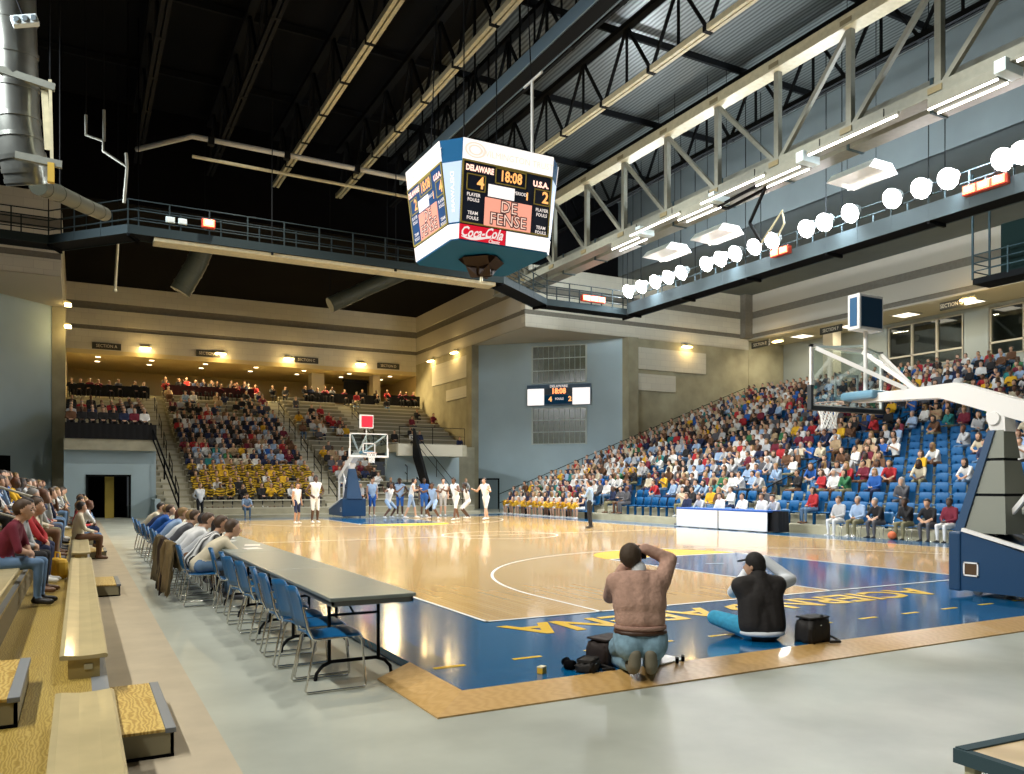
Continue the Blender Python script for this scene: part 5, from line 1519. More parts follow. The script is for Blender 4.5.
DARKW = [('black', 26), ('dark grey', 14), ('navy', 16), ('maroon', 9), ('red', 8), ('white', 16), ('brown', 8), ('pale grey', 8), ('pale blue', 6), ('gold', 3), ('tan', 4)]  # darker clothes stand in for the dim light of the end stand
def pick(w_): return random.choices([a for a, b in w_], [b for a, b in w_])[0]
def look_of(w_): return dict(skin=random.choices(range(5), [30, 25, 20, 10, 6])[0], top=pick(w_), low=random.choice(['denim', 'navy', 'black', 'khaki', 'dark grey', 'brown', 'denim']), hair=random.choices(list(HAIRS), [34, 34, 14, 10, 8])[0], shoe=random.choice(['white', 'brown', 'black', 'dark grey']))
CFW = (0.4936,)
def project(p):
    s_, c_ = math.sin(.4936), math.cos(.4936)
    dx, dy, dz = p[0]+4.145, p[1]+8.352, p[2]-1.594
    w = dx*s_+dy*c_
    if w < 0.3: return None
    return (512+804.6*(dx*c_-dy*s_)/w, 484.84-804.6*dz/w, w)
def in_frame(p, mx=12, my=12):
    q = project(p)
    return q is not None and -mx < q[0] < 1024+mx and -my < q[1] < 774+my
crowd_far = []      # (matrix, template, look) of those past the nearest ones
CROWD = []          # candidates: (distance, builder)

# -------- the two photographers on the court edge
def near_person(loc, rz, label, caps_body, parts, voxel=0.012):
    """body surface with separate clothing and hair over it"""
    root = thing('person', label, 'person', loc, rz)
    b = caps_mesh(caps_body, voxel, 4)
    b.materials.append(cmat('skin', '0', SKINS[0], 0.55))
    o = bpy.data.objects.new('body', b); COL.objects.link(o); o.parent = root
    for name, caps, m, grow in parts:
        cc = [(p, r1+grow, q, r2+grow, t) for p, r1, q, r2, t in caps]
        me = caps_mesh(cc, voxel, 14 if name in ('sweater', 'vest') else 3)
        me.materials.append(m)
        c = bpy.data.objects.new(name, me); COL.objects.link(c); c.parent = root
    return root
def sel(caps, *tags): return [c for c in caps if c[4] in tags]
M_denim = mat('blue_denim', (0.20, 0.33, 0.42), 0.9, noise=0.18, scale=20)
M_denimb = mat('bright_denim', (0.04, 0.30, 0.48), 0.9, noise=0.15, scale=20)
M_sweater = mat('dusty_rose_knit', (0.46, 0.29, 0.225), 1.0, noise=0.10, scale=26, bump=0.55, spec=0.1)
M_vest = mat('black_quilted_vest', (0.014, 0.011, 0.010), 0.8, bump=0.3, scale=25)
M_whites = mat('white_shirt_cloth', (0.70, 0.73, 0.76), 0.85)
M_hbrown = mat('brown_hair', (0.045, 0.026, 0.012), 0.75, bump=0.4, scale=60)
M_sole = mat('grey_shoe_sole', (0.17, 0.155, 0.11), 0.7)
def kneeler():
    J = dict(pel=V(-0.06, 0, .30), che=V(0.02, 0, .62), nec=V(0.04, 0, .87), head=V(0.09, 0.06, 1.0), fwd=V(0.95, -0.30, 0.02),
             sl=V(0.03, .20, .79), sr=V(0.05, -.20, .80), el=V(0.27, .22, .62), er=V(0.20, -.30, 0.97), wl=V(0.32, .10, .88), wr=V(0.20, -.08, 1.07),
             hl=V(-0.05, .10, .27), hr=V(-0.05, -.10, .27), kl=V(0.37, .22, .075), kr=V(0.37, -.16, .075), al=V(-0.05, .09, .065), ar=V(-0.05, -.09, .065), tl=V(-0.20, .07, .05), tr=V(-0.20, -.07, .05), nohand=1)
    T = dict(hip='low', torso='top', uarm='top', farm='top', thigh='low', shin='low')
    caps = body_caps(J, T, bulk=1.12)
    caps = [c for c in caps if c[4] != 'shoe']
    for s in (-1, 1):
        caps += [(V(-0.05, .085*s, .075), .045, V(-0.17, .075*s, .06), .045, 'shoe'), (V(-0.17, .075*s, .06), .045, V(-0.195, .07*s, .10), .045, 'shoe'), (V(-0.195, .07*s, .10), .048, V(-0.20, .065*s, .19), .045, 'shoe')]
        caps += [(V(-0.06, .10*s, .30), .125, V(-0.10, .09*s, .25), .125, 'low'), (V(0.37, .19*s, .08), .07, V(0.0, .10*s, .075), .06, 'low')]
    head = head_caps(J['head'], J['fwd'], 'short', detail=True)
    hands = hand_caps(J['wr'], V(0.35, .75, 0.15), V(0.6, -0.2, -0.6), 0.8, -1)+hand_caps(J['wl'], V(0.3, -.35, 0.6), V(0.4, -0.6, 0.2), 1.0, 1)
    body = [c for c in caps]+sel(head, 'skin')+hands
    belt = []
    for k in range(14):
        a0, a1 = 2*PI*k/14, 2*PI*(k+1)/14
        belt.append((V(-0.055+.158*math.cos(a0), .212*math.sin(a0), .365), .022, V(-0.055+.158*math.cos(a1), .212*math.sin(a1), .365), .022, 'belt'))
    torso = [c for c in sel(caps, 'top') if min(c[0].z, c[2].z) > .44]+[(V(-0.05, .09, .465), .112, V(0, .085, .62), .118, 'top'), (V(-0.05, -.09, .465), .112, V(0, -.085, .62), .118, 'top'), (V(-0.05, 0, .47), .13, V(0.0, 0, .62), .140, 'top'), (V(-0.02, .085, .60), .135, V(0.01, .10, .74), .110, 'top'), (V(-0.02, -.085, .60), .135, V(0.01, -.10, .74), .110, 'top'), (V(-0.03, 0, .60), .14, V(0.0, 0, .78), .105, 'top')]
    collar = [(J['nec']+V(.0, 0, -.005), .070, J['nec']+V(.01, .0, .035), .066, 'c')]
    hem = [(V(-0.05+.150*math.cos(2*PI*k/18), .205*math.sin(2*PI*k/18), .405), .024, V(-0.05+.150*math.cos(2*PI*(k+1)/18), .205*math.sin(2*PI*(k+1)/18), .405), .024, 'h') for k in range(18)]
    for e, w in ((J['er'], J['wr']), (J['el'], J['wl'])):
        hem.append((w-(w-e).normalized()*.035, .046, w-(w-e).normalized()*.005, .044, 'h'))
    neckband = [(J['nec']+V(-.005, 0, -.03), .086, J['nec']+V(0, 0, -.02), .082, 'h')]
    r = near_person((0.08, -2.80, 0), PI/2-0.50, 'person in dusty pink sweater and jeans kneeling on the court edge with a raised camera', body,
        [('sweater', torso, M_sweater, 0.016), ('jeans', sel(caps, 'low')+[(J['pel'], .140, J['pel']+V(-.005, 0, .05), .128, 'low'), (V(-0.05, .07, .33), .125, V(-0.05, .07, .36), .115, 'low'), (V(-0.05, -.07, .33), .125, V(-0.05, -.07, .36), .115, 'low')], M_denim, 0.014), ('belt', belt, mat('brown_belt', (0.05, 0.02, 0.008), 0.5), 0.0), ('shoe', [c for c in sel(caps, 'shoe') if c[0].y > 0], M_sole, 0.008), ('shoe', [c for c in sel(caps, 'shoe') if c[0].y < 0], M_sole, 0.008), ('hair', sel(head, 'hair'), M_hbrown, 0.004), ('collar', collar, M_whites, 0.004), ('sweater_ribbing', hem+neckband, mat('rose_rib', (0.38, 0.235, 0.185), 1.0, spec=0.1, bump=0.6, scale=70), 0.0)])
    return r, J
kn, KJ = kneeler()
kn.scale = (1, 1, .965)
def add_face(o, J):
    c_ = Vector(J['head']); f = Vector(J['fwd']).normalized(); s = V(0, 0, 1).cross(f).normalized(); u = f.cross(s)
    mb = MB()
    for k in (-1, 1):
        p = c_+f*0.088+s*k*0.033+u*0.0
        mb.lathe([(0.001, -0.007), (0.008, -0.005), (0.011, 0), (0.008, 0.005), (0.001, 0.007)], p, 10)
        mb.bar(p+u*0.02-s*0.015+f*.002, p+u*0.02+s*0.015+f*.002, 0.008, 0.006, 0)
    e = mb.build('eyes', mat('eye_dark', (0.02, 0.015, 0.01), 0.3), o)
    MB().bar(c_+f*0.092-u*0.066-s*0.02, c_+f*0.092-u*0.066+s*0.02, 0.012, 0.010).build('mouth', mat('lip_red', (0.25, 0.07, 0.06), 0.5), o)
def cam_thing(loc, rz, label):
    t = thing('camera', label, 'camera', loc, rz)
    MB().cbox((-0.035, -0.07, -0.045), (0.035, 0.07, 0.045), 0.008).cbox((-0.03, -0.03, 0.045), (0.03, 0.03, 0.075), 0.008).build('camera_body', M_black, t)
    MB().lathe([(0.034, 0.0), (0.036, 0.08), (0.042, 0.09), (0.042, 0.12), (0.036, 0.12)], (0.035, 0, 0), 16, R=Matrix.Rotation(PI/2, 3, 'Y')).build('lens', M_dark, t)
    return t
cam_thing((0.22, -2.60, 0.985), PI/2-0.75, 'black camera held to the eye of the kneeling person in pink')
def sitter():
    J = dict(pel=V(-0.02, 0, .12), che=V(0.03, 0.0, .42), nec=V(0.07, 0.0, .66), head=V(0.13, 0.03, .80), fwd=V(0.55, 0.84, -0.02),
             sl=V(0.05, .20, .58), sr=V(0.06, -.19, .59), el=V(0.28, .20, .48), er=V(0.23, -.40, .62), wl=V(0.40, -.02, .74), wr=V(0.32, -.15, .84),
             hl=V(0.0, .11, .11), hr=V(0.0, -.10, .11), kl=V(0.30, .40, .19), kr=V(0.38, -.30, .22), al=V(0.42, .05, .07), ar=V(0.32, .02, .08), tl=V(0.48, -.08, .06), tr=V(0.38, .16, .06), nohand=1)
    T = dict(hip='low', torso='top', uarm='sleeve', farm='sleeve', thigh='low', shin='low')
    caps = body_caps(J, T, bulk=1.16)
    head = head_caps(J['head'], J['fwd'], 'short', detail=True)
    hands = hand_caps(J['wr'], V(0.35, .5, 0.3), V(0.5, .2, -.6), 0.9, -1)+hand_caps(J['wl'], V(0.2, -.5, 0.5), V(0.4, -.5, .2), 1.0, 1)
    body = caps+sel(head, 'skin')+hands
    vest = sel(caps, 'top')+[(V(-0.03, .10, .17), .12, V(0.02, .09, .42), .12, 'top'), (V(-0.03, -.10, .17), .12, V(0.02, -.09, .42), .12, 'top'), (J['nec']-V(.02, 0, .05), .07, J['nec']+V(0, 0, .01), .065, 'top')]
    tail = []
    for k in range(16):
        a0, a1 = 2*PI*k/16, 2*PI*(k+1)/16
        tail.append((V(-0.03+.155*math.cos(a0), .21*math.sin(a0), .085), .030, V(-0.03+.155*math.cos(a1), .21*math.sin(a1), .085), .030, 'b'))
    f = V(0.55, 0.84, 0); c = J['head']
    cap = [(c-f*.01+V(0, 0, .045), .100, c-f*.02+V(0, 0, .03), .100, 'h'), (c-f*.03, .09, c-f*.04-V(0, 0, .02), .085, 'h')]
    visor = [(c+f*.09+V(0, 0, .05)+V(-.84, .55, 0)*k*.05, .014, c+f*.165+V(0, 0, .035)+V(-.84, .55, 0)*k*.042, .011, 'h') for k in (-1, -.5, 0, .5, 1)]
    pony = [(c-f*.07-V(0, 0, .06), .05, c-f*.10-V(0, 0, .22), .06, 'h'), (c-f*.10-V(0, 0, .22), .06, c-f*.12-V(.02, 0, .34), .035, 'h')]
    r = near_person((2.05, -2.26, 0), PI/2-0.45, 'person in black vest and dark cap sitting cross-legged on the court edge', body,
        [('vest', vest, M_vest, 0.032), ('shirt_sleeve', [x for x in sel(caps, 'sleeve') if x[0].y > 0], M_whites, 0.019), ('shirt_sleeve', [x for x in sel(caps, 'sleeve') if x[0].y < 0], M_whites, 0.019), ('shirt_tail', tail, M_whites, 0.0), ('jeans', sel(caps, 'low'), M_denimb, 0.014),
         ('shoe', [c_ for c_ in sel(caps, 'shoe') if c_[0].y > .03], M_sole, 0.008), ('shoe', [c_ for c_ in sel(caps, 'shoe') if c_[0].y <= .03], M_sole, 0.008), ('cap', cap, M_vest, 0.004), ('cap_visor', visor, M_vest, 0.0), ('ponytail', pony, M_hbrown, 0.0)])
    return r
st_ = sitter()
st_.scale = (.98, .98, .945)
# bags and gear on the court edge
def soft_bag(loc, rz, dims, label, m, flap=True):
    t = thing('camera_bag', label, 'bag', loc, rz)
    a, b, h = dims
    bm = bmesh.new(); bmesh.ops.create_cube(bm, size=1)
    bmesh.ops.subdivide_edges(bm, edges=bm.edges, cuts=5, use_grid_fill=True)
    for v in bm.verts:
        x, y, z = v.co
        k = 1-0.16*(abs(2*z)**3)*(1 if z > 0 else .3)
        bulge = 1+0.10*math.cos(PI*y)*math.cos(PI*z)
        v.co = V(x*a*k*bulge, y*b*k*bulge, (z+0.5)*h*(1-0.10*abs(2*y)**2*(z > 0)))+V(0.008*math.sin(9*y+4*z), 0.008*math.sin(11*x), 0.010*math.sin(8*y+5*x)*(z > -.4))
    bmesh.ops.bevel(bm, geom=[e for e in bm.edges if e.calc_face_angle(0) > 0.9], offset=0.02, segments=2, affect='EDGES')
    bm.verts.index_update()
    mb = MB().add([v.co[:] for v in bm.verts], [[v.index for v in f.verts] for f in bm.faces], 0, True); bm.free()
    mb.build('bag_body', m, t)
    MB().cbox((-a*.45, -b*.44, h*.93), (a*.45, b*.44, h*1.0), 0.015).build('bag_flap', m, t)
    MB().tube([(0, -b*.48, h*.8), (0.02, -b*.62, h*.6), (0.05, -b*.66, h*.25), (-0.08, -b*.72, 0.02), (-0.2, -b*.5, 0.012), (-a*.7, -b*.2, 0.012)], 0.013, n=6).build('strap', m, t)
    MB().cbox((-a*.51, -0.025, h*.62), (-a*.47, 0.025, h*.72), 0.004).build('buckle', M_chrome, t)
    return t
M_bag = mat('black_nylon', (0.010, 0.008, 0.007), 0.7)
soft_bag((2.44, -2.58, 0), PI/2+0.05, (0.22, 0.34, 0.26), 'black camera bag standing beside the sitting person in a cap', M_bag)
soft_bag((0.02, -2.42, 0), PI/2+0.25, (0.26, 0.36, 0.24), 'dark bag standing in front of the kneeling person in pink', mat('dark_brown_nylon', (0.016, 0.008, 0.006), 0.7))
soft_bag((-0.30, -2.58, 0), PI/2+0.6, (0.16, 0.22, 0.10), 'small open black pouch of gear beside the kneeling person', M_bag)
t = thing('lens_hood', 'black lens pieces lying on the blue apron left of the bags', 'lens', (-0.44, -2.44, 0), 0.6)
MB().lathe([(0.035, 0), (0.04, 0.0), (0.042, 0.07), (0.036, 0.09), (0.03, 0.09)], (0, 0, 0.042), 16, R=Matrix.Rotation(PI/2, 3, 'X')).build('barrel', M_black, t)
MB().lathe([(0.03, 0), (0.034, 0.0), (0.036, 0.05), (0.03, 0.06)], (0.10, 0.05, 0.036), 16, R=Matrix.Rotation(PI/2, 3, 'Y')).build('hood', M_black, t)
t = thing('film_box', 'small yellow film box lying on the blue apron', 'box', (-0.70, -2.48, 0), 0.5)
MB().cbox((-0.035, -0.028, 0), (0.035, 0.028, 0.05), 0.004).build('carton', mat('film_yellow', (0.75, 0.42, 0.03), 0.5), t)
MB().cbox((-0.036, -0.029, 0.05), (0.036, 0.029, 0.062), 0.003).build('carton_lid', mat('film_white', (0.7, 0.62, 0.4), 0.5), t)
t = tag(MB().cbox((-0.17, -0.11, 0), (0.17, 0.11, 0.012), 0.003).build('notebook', M_line, None, (0.52, -2.58, 0.002), 0.2), 'white notebook lying beside the kneeling person in pink', 'notebook')
for i, (x, y) in enumerate(((0.56, -2.72), (0.66, -2.68))):
    t = thing('film_canister', 'dark film canister standing on the white notebook side, %s the kneeling person' % ('nearer' if i == 0 else 'farther from'), 'canister', (x, y, 0), 0, 'film canisters')
    MB().lathe([(0.015, 0), (0.016, 0.045), (0.015, 0.05)], n=14).build('can', M_black, t)
    MB().lathe([(0.017, 0.045), (0.0175, 0.056), (0.015, 0.058)], n=14).build('lid', mat('grey_lid', (0.25, 0.25, 0.24), 0.5), t)
# -------- people at the press tables, their chairs and coats
def ray_at_x(u, x):
    a = (u-512)/804.6; c_, s_ = math.cos(.4936), math.sin(.4936)
    r0, r1 = a*c_+s_, -a*s_+c_
    return -8.352+(x+4.145)/r0*r1
def ray_floor(u, v, z=0.0):
    a = (u-512)/804.6; b = -(v-484.84)/804.6; c_, s_ = math.cos(.4936), math.sin(.4936)
    k = (z-1.594)/b
    return V(-4.145+(a*c_+s_)*k, -8.352+(-a*s_+c_)*k, z)
def det_template(J, T, hair, voxel=0.016):
    caps = body_caps(J, T)+head_caps(J['head'], J['fwd'], hair, detail=True)
    for k, s in (('l', 1), ('r', -1)):
        w = Vector(J['w'+k]); d_ = (w-Vector(J['e'+k])).normalized()
        caps += hand_caps(w, d_+V(0, 0, -.2), V(0, 0, -1) if abs(d_.z) < .8 else V(1, 0, 0), 0.6, s)
    me = paint(caps_mesh(caps, voxel, 3), caps, ORDER)
    for m in PALM: me.materials.append(m)
    return me
def stripes(name, c1, c2, scale, rot=(0, 0, 0)):
    return wave_mat(name, c1, c2, scale, 0.4, 0.9, rot=rot, detail=0)
M_strip = stripes('striped_shirt', (0.02, 0.02, 0.02), (0.8, 0.8, 0.78), 4.2, (0, 0, PI/2))
PJJ = [seat_J(0.78, 'table', 0.13), seat_J(0.70, 'table', 0.13, look=-0.3), seat_J(0.84, 'table', 0.14, look=0.3)]
PJ = [det_template(PJJ[0], TEE, 'short'), det_template(PJJ[1], FULL, 'short'), det_template(PJJ[2], FULL, 'long')]
M_coat = mat('olive_coat', (0.16, 0.11, 0.045), 0.95, noise=0.15, scale=12); M_coatb = mat('dark_brown_coat', (0.035, 0.02, 0.012), 0.95)
def coat(loc, rz, m, label, ln=0.75):
    t = thing('coat', label, 'coat', loc, rz)
    mb = MB(); n = 16; vs = []; prof = [(-0.20, 0.45), (-0.235, 0.62), (-0.275, 0.80), (-0.295, 0.86), (-0.325, 0.84), (-0.335, 0.70), (-0.36, 0.50), (-0.385, 0.30), (-0.40, 0.86-ln)]
    for i, (x, z) in enumerate(prof):
        for k in range(n+1):
            s = -1+2*k/n; w = 0.26+0.02*i+0.03*max(0, i-4)
            vs.append((x+0.022*math.sin(k*1.7+i*.6)*(i > 3)-0.02*s*s*(i > 3), s*w, z+0.03*math.sin(k*1.1)*(i == 8)-0.02*s*s))
    fs = [(i*(n+1)+k, i*(n+1)+k+1, (i+1)*(n+1)+k+1, (i+1)*(n+1)+k) for i in range(len(prof)-1) for k in range(n)]
    mb.add(vs, fs, 0, True)
    o = mb.build('coat_body', m, t); sm = o.modifiers.new('thick', 'SOLIDIFY'); sm.thickness = 0.02
    for s in (-1, 1):
        MB().tube([(-0.31, s*0.24, 0.83), (-0.36, s*0.31, 0.70), (-0.37, s*0.32, 0.5), (-0.36, s*0.29, 0.33)], 0.06, n=10, r2=0.045).build('coat_sleeve', m, t)
    return t
press = [(3.65, 0, 'cream', 'denim', 'brown', 'cream shirt leaning over the table, next to the empty chairs'), (4.38, 1, 'STRIPE', 'black', 'brown', 'black and white striped shirt leaning over the press table'),
         (5.1, 2, 'pale grey', 'brown', 'dark', 'grey top with long dark hair at the press table'), (5.8, 1, 'white', 'khaki', 'brown', 'white shirt writing at the press table, beside the long-haired one'),
         (6.55, 0, 'white', 'black', 'dark', 'white short-sleeved shirt and black trousers at the press table'), (7.5, 1, 'dark grey', 'black', 'brown', 'dark grey top in the middle of the press row'),
         (8.4, 0, 'white', 'khaki', 'fair', 'white shirt with fair hair in the press row'), (9.4, 1, 'pale blue', 'navy', 'fair', 'pale blue shirt bending far over the press table'),
         (10.6, 2, 'royal blue', 'royal blue', 'auburn', 'royal blue top with auburn hair in the press row'), (12.1, 1, 'royal blue', 'navy', 'brown', 'royal blue top and brown hair in the press row'),
         (13.3, 0, 'navy', 'navy', 'fair', 'navy top with fair hair far down the press row'), (14.6, 1, 'cream', 'brown', 'dark', 'cream top at the far end of the press row')]
NP = 0
for i, (y, k, top, low, hair, lab) in enumerate(press):
    o = person(PJ[k], (-2.68, y, FZ+0.045), 0.08*math.sin(i*2.1), 'person in '+lab, 'people at the press tables', skin=i % 3, top='white' if top == 'STRIPE' else top, low=low, hair=hair)
    if i < 7: add_face(o, PJJ[k])
    if top == 'STRIPE': o.material_slots[1].material = M_strip
    chair((-2.64, y, FZ), 0.05*math.sin(i*3.3), 'blue stacking chair occupied at the press tables, %s occupied one from the empty chairs' % ORD[i+1], 'occupied blue chairs at the press tables'); NP += 1
coat((-2.66, 4.38, FZ), 0.04, M_coat, 'olive brown coat hung on the chair of the striped shirt', 0.74)
coat((-2.66, 5.1, FZ), -0.03, M_coatb, 'dark brown coat hung on a chair, second coat of the press row', 0.80)
coat((-2.66, 5.8, FZ), 0.02, mat('olive_drab_coat', (0.13, 0.10, 0.05), 0.95), 'olive drab coat hung on a chair, third coat of the press row', 0.72)
for i, (x, y, r) in enumerate(((-2.0, 3.35, .1), (-1.88, 4.0, -.2), (-2.1, 5.1, .3), (-1.95, 5.8, 0), (-1.9, 6.6, .2), (-2.0, 7.6, -.1))):
    tag(MB().box((-0.11, -0.15, 0), (0.11, 0.15, 0.006)).build('paper_sheet', M_line, None, (x, y, FZ+0.776), r), 'white sheet of paper on the press tables, %s from the empty end' % ORD[i+1], 'paper', 'papers on the press tables')
# -------- bleacher crowd beside the camera
BJ = {('lap', 'short'): det_template(seat_J(0.34, 'lap'), TEE, 'short', 0.018), ('lap', 'long'): det_template(seat_J(0.30, 'lap', look=-0.2), FULL, 'long', 0.018), ('knees', 'short'): det_template(seat_J(0.42, 'knees'), FULL, 'short', 0.018)}
FJ = {BJ['lap', 'short'].name: seat_J(0.34, 'lap'), BJ['lap', 'long'].name: seat_J(0.30, 'lap', look=-0.2), BJ['knees', 'short'].name: seat_J(0.42, 'knees')}
def small(det, *a, **k):
    o = person(*a, **k)
    if det: o.scale = (.94, .94, .94); add_face(o, FJ[a[0].name])
    return o
def bleach(r, y, key, label, detail=True, **kw):
    global NP
    NP += 1
    zf = BZ-0.17+BR*(r-1)+0.045 if r else FZ+0.05
    zf -= 0.03
    return small(detail, BJ[key] if detail else T_SEAT[key], (BX-BP*r-0.20, y, zf), 0.15*math.sin(y*5.0), label, 'people on the bleachers', **kw)
bleach(1, 2.30, ('lap', 'short'), 'person in burgundy top and jeans, nearest on the second bleacher bench', top='maroon', low='denim', hair='brown', shoe='black')
bleach(1, 3.45, ('lap', 'long'), 'person in pale grey hooded top and black trousers beside the one in burgundy', top='pale grey', low='black', hair='dark', shoe='brown')
bleach(1, 4.55, ('knees', 'short'), 'person in red jacket leaning forward on the second bleacher bench', top='red', low='navy', hair='brown', shoe='white')
bleach(1, 5.4, ('lap', 'short'), 'person in grey top and navy trousers past the red jacket', top='dark grey', low='navy', hair='dark', shoe='white')
t = tag(MB().cbox((-0.10, -0.16, 0), (0.10, 0.16, 0.30), 0.06).tube([(0, -0.1, .29), (0, -.07, .38), (0, .07, .38), (0, .1, .29)], 0.012).build('shopping_bag', mat('yellow_bag', (0.70, 0.42, 0.03), 0.6), None, (-4.42, 5.05, 0.233), 0.4), 'yellow bag standing on the deck by the red jacket', 'bag')
random.seed(5)
cnt = {}
for r in range(0, 5):
    y = (9.0 if r == 0 else 8.2 if r == 1 else 4.0)
    while y < 29.0:
        gap = any(a-0.3 < y < b+0.3 for a, b in GAPS)
        if not gap and random.random() < (0.45 if r == 0 else 0.85):
            p = (BX-BP*r+0.1, y, BZ+BR*r+0.75); q = project(p)
            if q and q[0] > -14:
                L = look_of(TOPW); cnt[r] = cnt.get(r, 0)+1
                bleach(r, y, (random.choice(['lap', 'knees', 'cross', 'chin']), random.choice(['short', 'short', 'long'])), 'person in %s top, %s along the %s bleacher bench from its near end' % (L['top'], ordw(cnt[r]+(4 if r == 1 else 0)), RW[r]), False, **L)
        y += random.uniform(0.62, 0.95)
# -------- players, officials and others on the court
KITS = {nm: template(stand_J(**kw), KIT, 'short', VC) for nm, kw in (('run', dict(lean=0.18, arms='ready', stride=0.24)), ('guard', dict(lean=0.22, arms='wide', bend=0.9)), ('stand', dict(arms='down')), ('hips', dict(lean=0.08, arms='hips')), ('reach', dict(arms='up', stride=0.1)))}
M_shorts = None
def player(u, v, pose, rz, label, top, low, skin=3, sc=1.1, hair='dark', shoe='white'):
    global NP
    NP += 1
    p = ray_floor(u, v)
    o = person(KITS[pose], (p.x, p.y, 0.008), rz, label, 'players on the court', skin=skin, top=top, low=low, hair=hair, shoe=shoe)
    o.scale = (sc, sc, sc)
    return o
player(315, 523.5, 'hips', -1.3, 'player in white shirt standing with hands on hips near the far basket', 'white', 'white', 4, 1.14)
player(297, 524, 'stand', -1.0, 'shorter player in white beside the one with hands on hips', 'white', 'navy', 1, 0.95, 'brown')
for i, (u, v, pose, rz, top, low, sk) in enumerate(((372, 517, 'stand', -1.5, 'pale blue', 'royal blue', 1), (388, 518.5, 'guard', -1.0, 'white', 'pale blue', 3), (400, 516.5, 'hips', -2.0, 'pale blue', 'royal blue', 4), (411, 518.5, 'run', -0.4, 'white', 'pale blue', 0), (424, 517, 'stand', -1.6, 'royal blue', 'royal blue', 4), (434, 519, 'guard', -2.6, 'pale blue', 'pale blue', 3), (443, 516.5, 'stand', -1.8, 'white', 'pale grey', 2))):
    player(u, v, pose, rz, 'player in %s kit in the group under the far basket, %s from the basket' % (top, ORD[i+1]), top, low, sk)
player(456, 520.5, 'run', -2.8, 'player in white kit running, next to the group under the far basket', 'white', 'white', 3)
player(468, 519, 'guard', 2.9, 'player in white kit crouching to guard outside the far basket group', 'white', 'white', 4)
player(486, 520, 'run', -2.7, 'player in white kit striding, farthest of all from the far basket', 'white', 'white', 2)
p = ray_floor(590, 528.5); NP += 5
person(T_STAND['front'], (p.x, p.y, 0.008), 2.3, 'official in pale shirt and black trousers standing alone on the court', skin=1, top='pale blue', low='black', hair='dark', shoe='black')
p = ray_floor(581.5, 513)
person(T_STAND['down'], (p.x, p.y, 0.008), -2.4, 'coach in white shirt and grey trousers standing at the far sideline', skin=2, top='white', low='pale grey', hair='fair', shoe='black')
p = PX(200, 500, 31.9)
person(T_STAND['behind'], (p.x, p.y, FZ), -1.2, 'person in white shirt and dark trousers standing in front of the band', skin=1, top='white', low='black', hair='brown', shoe='black')
person(T_SEAT['knees', 'short'], (ray_floor(220, 512).x, 33.0, FZ), -PI/2, 'person in pale blue sitting on the floor edge in front of the band', skin=0, top='pale blue', low='denim', hair='dark')
p = ray_floor(640, 514)
person(T_STAND['hips'], (p.x, p.y, FZ+0.08), 3.0, 'person in black standing by the far end of the scorers’ table'.replace('’', "'"), skin=2, top='black', low='black', hair='dark', shoe='black')
# -------- team bench, scorers and the dance team along the far sideline
BXX = 17.35
bench_p = [(840, 'lap', 'pale grey', 'white', 'brown', 'pale grey top and white trousers'), (859, 'lap', 'pale blue', 'khaki', 'grey', 'pale blue shirt and khaki trousers'), (881, 'knees', 'black', 'dark grey', 'grey', 'dark jacket and grey hair bending forward'), (909, 'chin', 'black', 'khaki', 'dark', 'black suit and olive trousers'), (932, 'knees', 'black', 'dark grey', 'dark', 'black suit and dark grey trousers'), (951, 'lap', 'maroon', 'white', 'dark', 'maroon top and white trousers')]
for i, (u, ps, top, low, hair, lab) in enumerate(bench_p):
    y = ray_at_x(u, BXX); NP += 1
    person(T_SEAT[ps, 'short'], (BXX, y, 0.03 if BXX < CX1 else FZ+0.03), PI+0.1*math.sin(i*2), 'person in %s on the team bench' % lab, 'people on the team bench', skin=(0, 1, 2, 4, 1, 4)[i], top=top, low=low, hair=hair, shoe='black' if i > 1 else 'white')
for i, u in enumerate((840, 859, 881, 895, 909, 932, 951, 968, 985)):
    chair((BXX+0.02, ray_at_x(u, BXX), FZ), PI, 'blue stacking chair of the team bench, %s from the scorers\' table end' % ORD[i+1], 'blue chairs of the team bench')
p = ray_floor(892, 539.5)
t = tag(MB().lathe([(0.121*math.cos(a), 0.121*math.sin(a)) for a in [(-PI/2+0.02)+(PI-0.04)*k/14 for k in range(15)]], n=20).tube([(0.1205*math.cos(2*PI*k/24), 0.1205*math.sin(2*PI*k/24), 0) for k in range(24)], 0.004, closed=True).build('basketball', mat('orange_leather', (0.60, 0.13, 0.04), 0.6), None, (p.x, p.y, 0.121)), 'orange basketball on the apron in front of the team bench', 'ball')
for i, (u, ps, top, hair) in enumerate(((688, 'lap', 'navy', 'brown'), (704, 'knees', 'pale grey', 'brown'), (721, 'lap', 'white', 'dark'), (743, 'cross', 'white', 'dark'), (763, 'lap', 'white', 'brown'), (778, 'knees', 'pale grey', 'dark'))):
    NP += 1
    person(T_SEAT[ps, 'short'], (17.0, ray_at_x(u, 17.0), 0.02), PI, 'person in %s top behind the white scorers\' table, %s from its far end' % (top, ORD[i+1]), 'people behind the scorers\' table', skin=i % 3, top=top, low='navy', hair=hair)
    chair((17.02, ray_at_x(u, 17.0), FZ), PI, 'blue chair behind the white scorers\' table, %s from its far end' % ORD[i+1], 'blue chairs behind the scorers\' table')
y = ray_at_x(777, 16.5)
t = thing('side_table', 'small black-draped table at the near end of the white scorers\' table', 'table', (16.5, y, 0))
MB().cbox((-0.25, -0.28, 0.68), (0.25, 0.28, 0.71), 0.008).build('table_top', M_black, t)
mb = MB(); ring = []
for k in range(48):
    a = 2*PI*k/48; x = max(-1, min(1, 1.35*math.cos(a))); yy = max(-1, min(1, 1.35*math.sin(a)))
    ring.append((x, yy, 1+0.06*math.sin(k*1.9)))
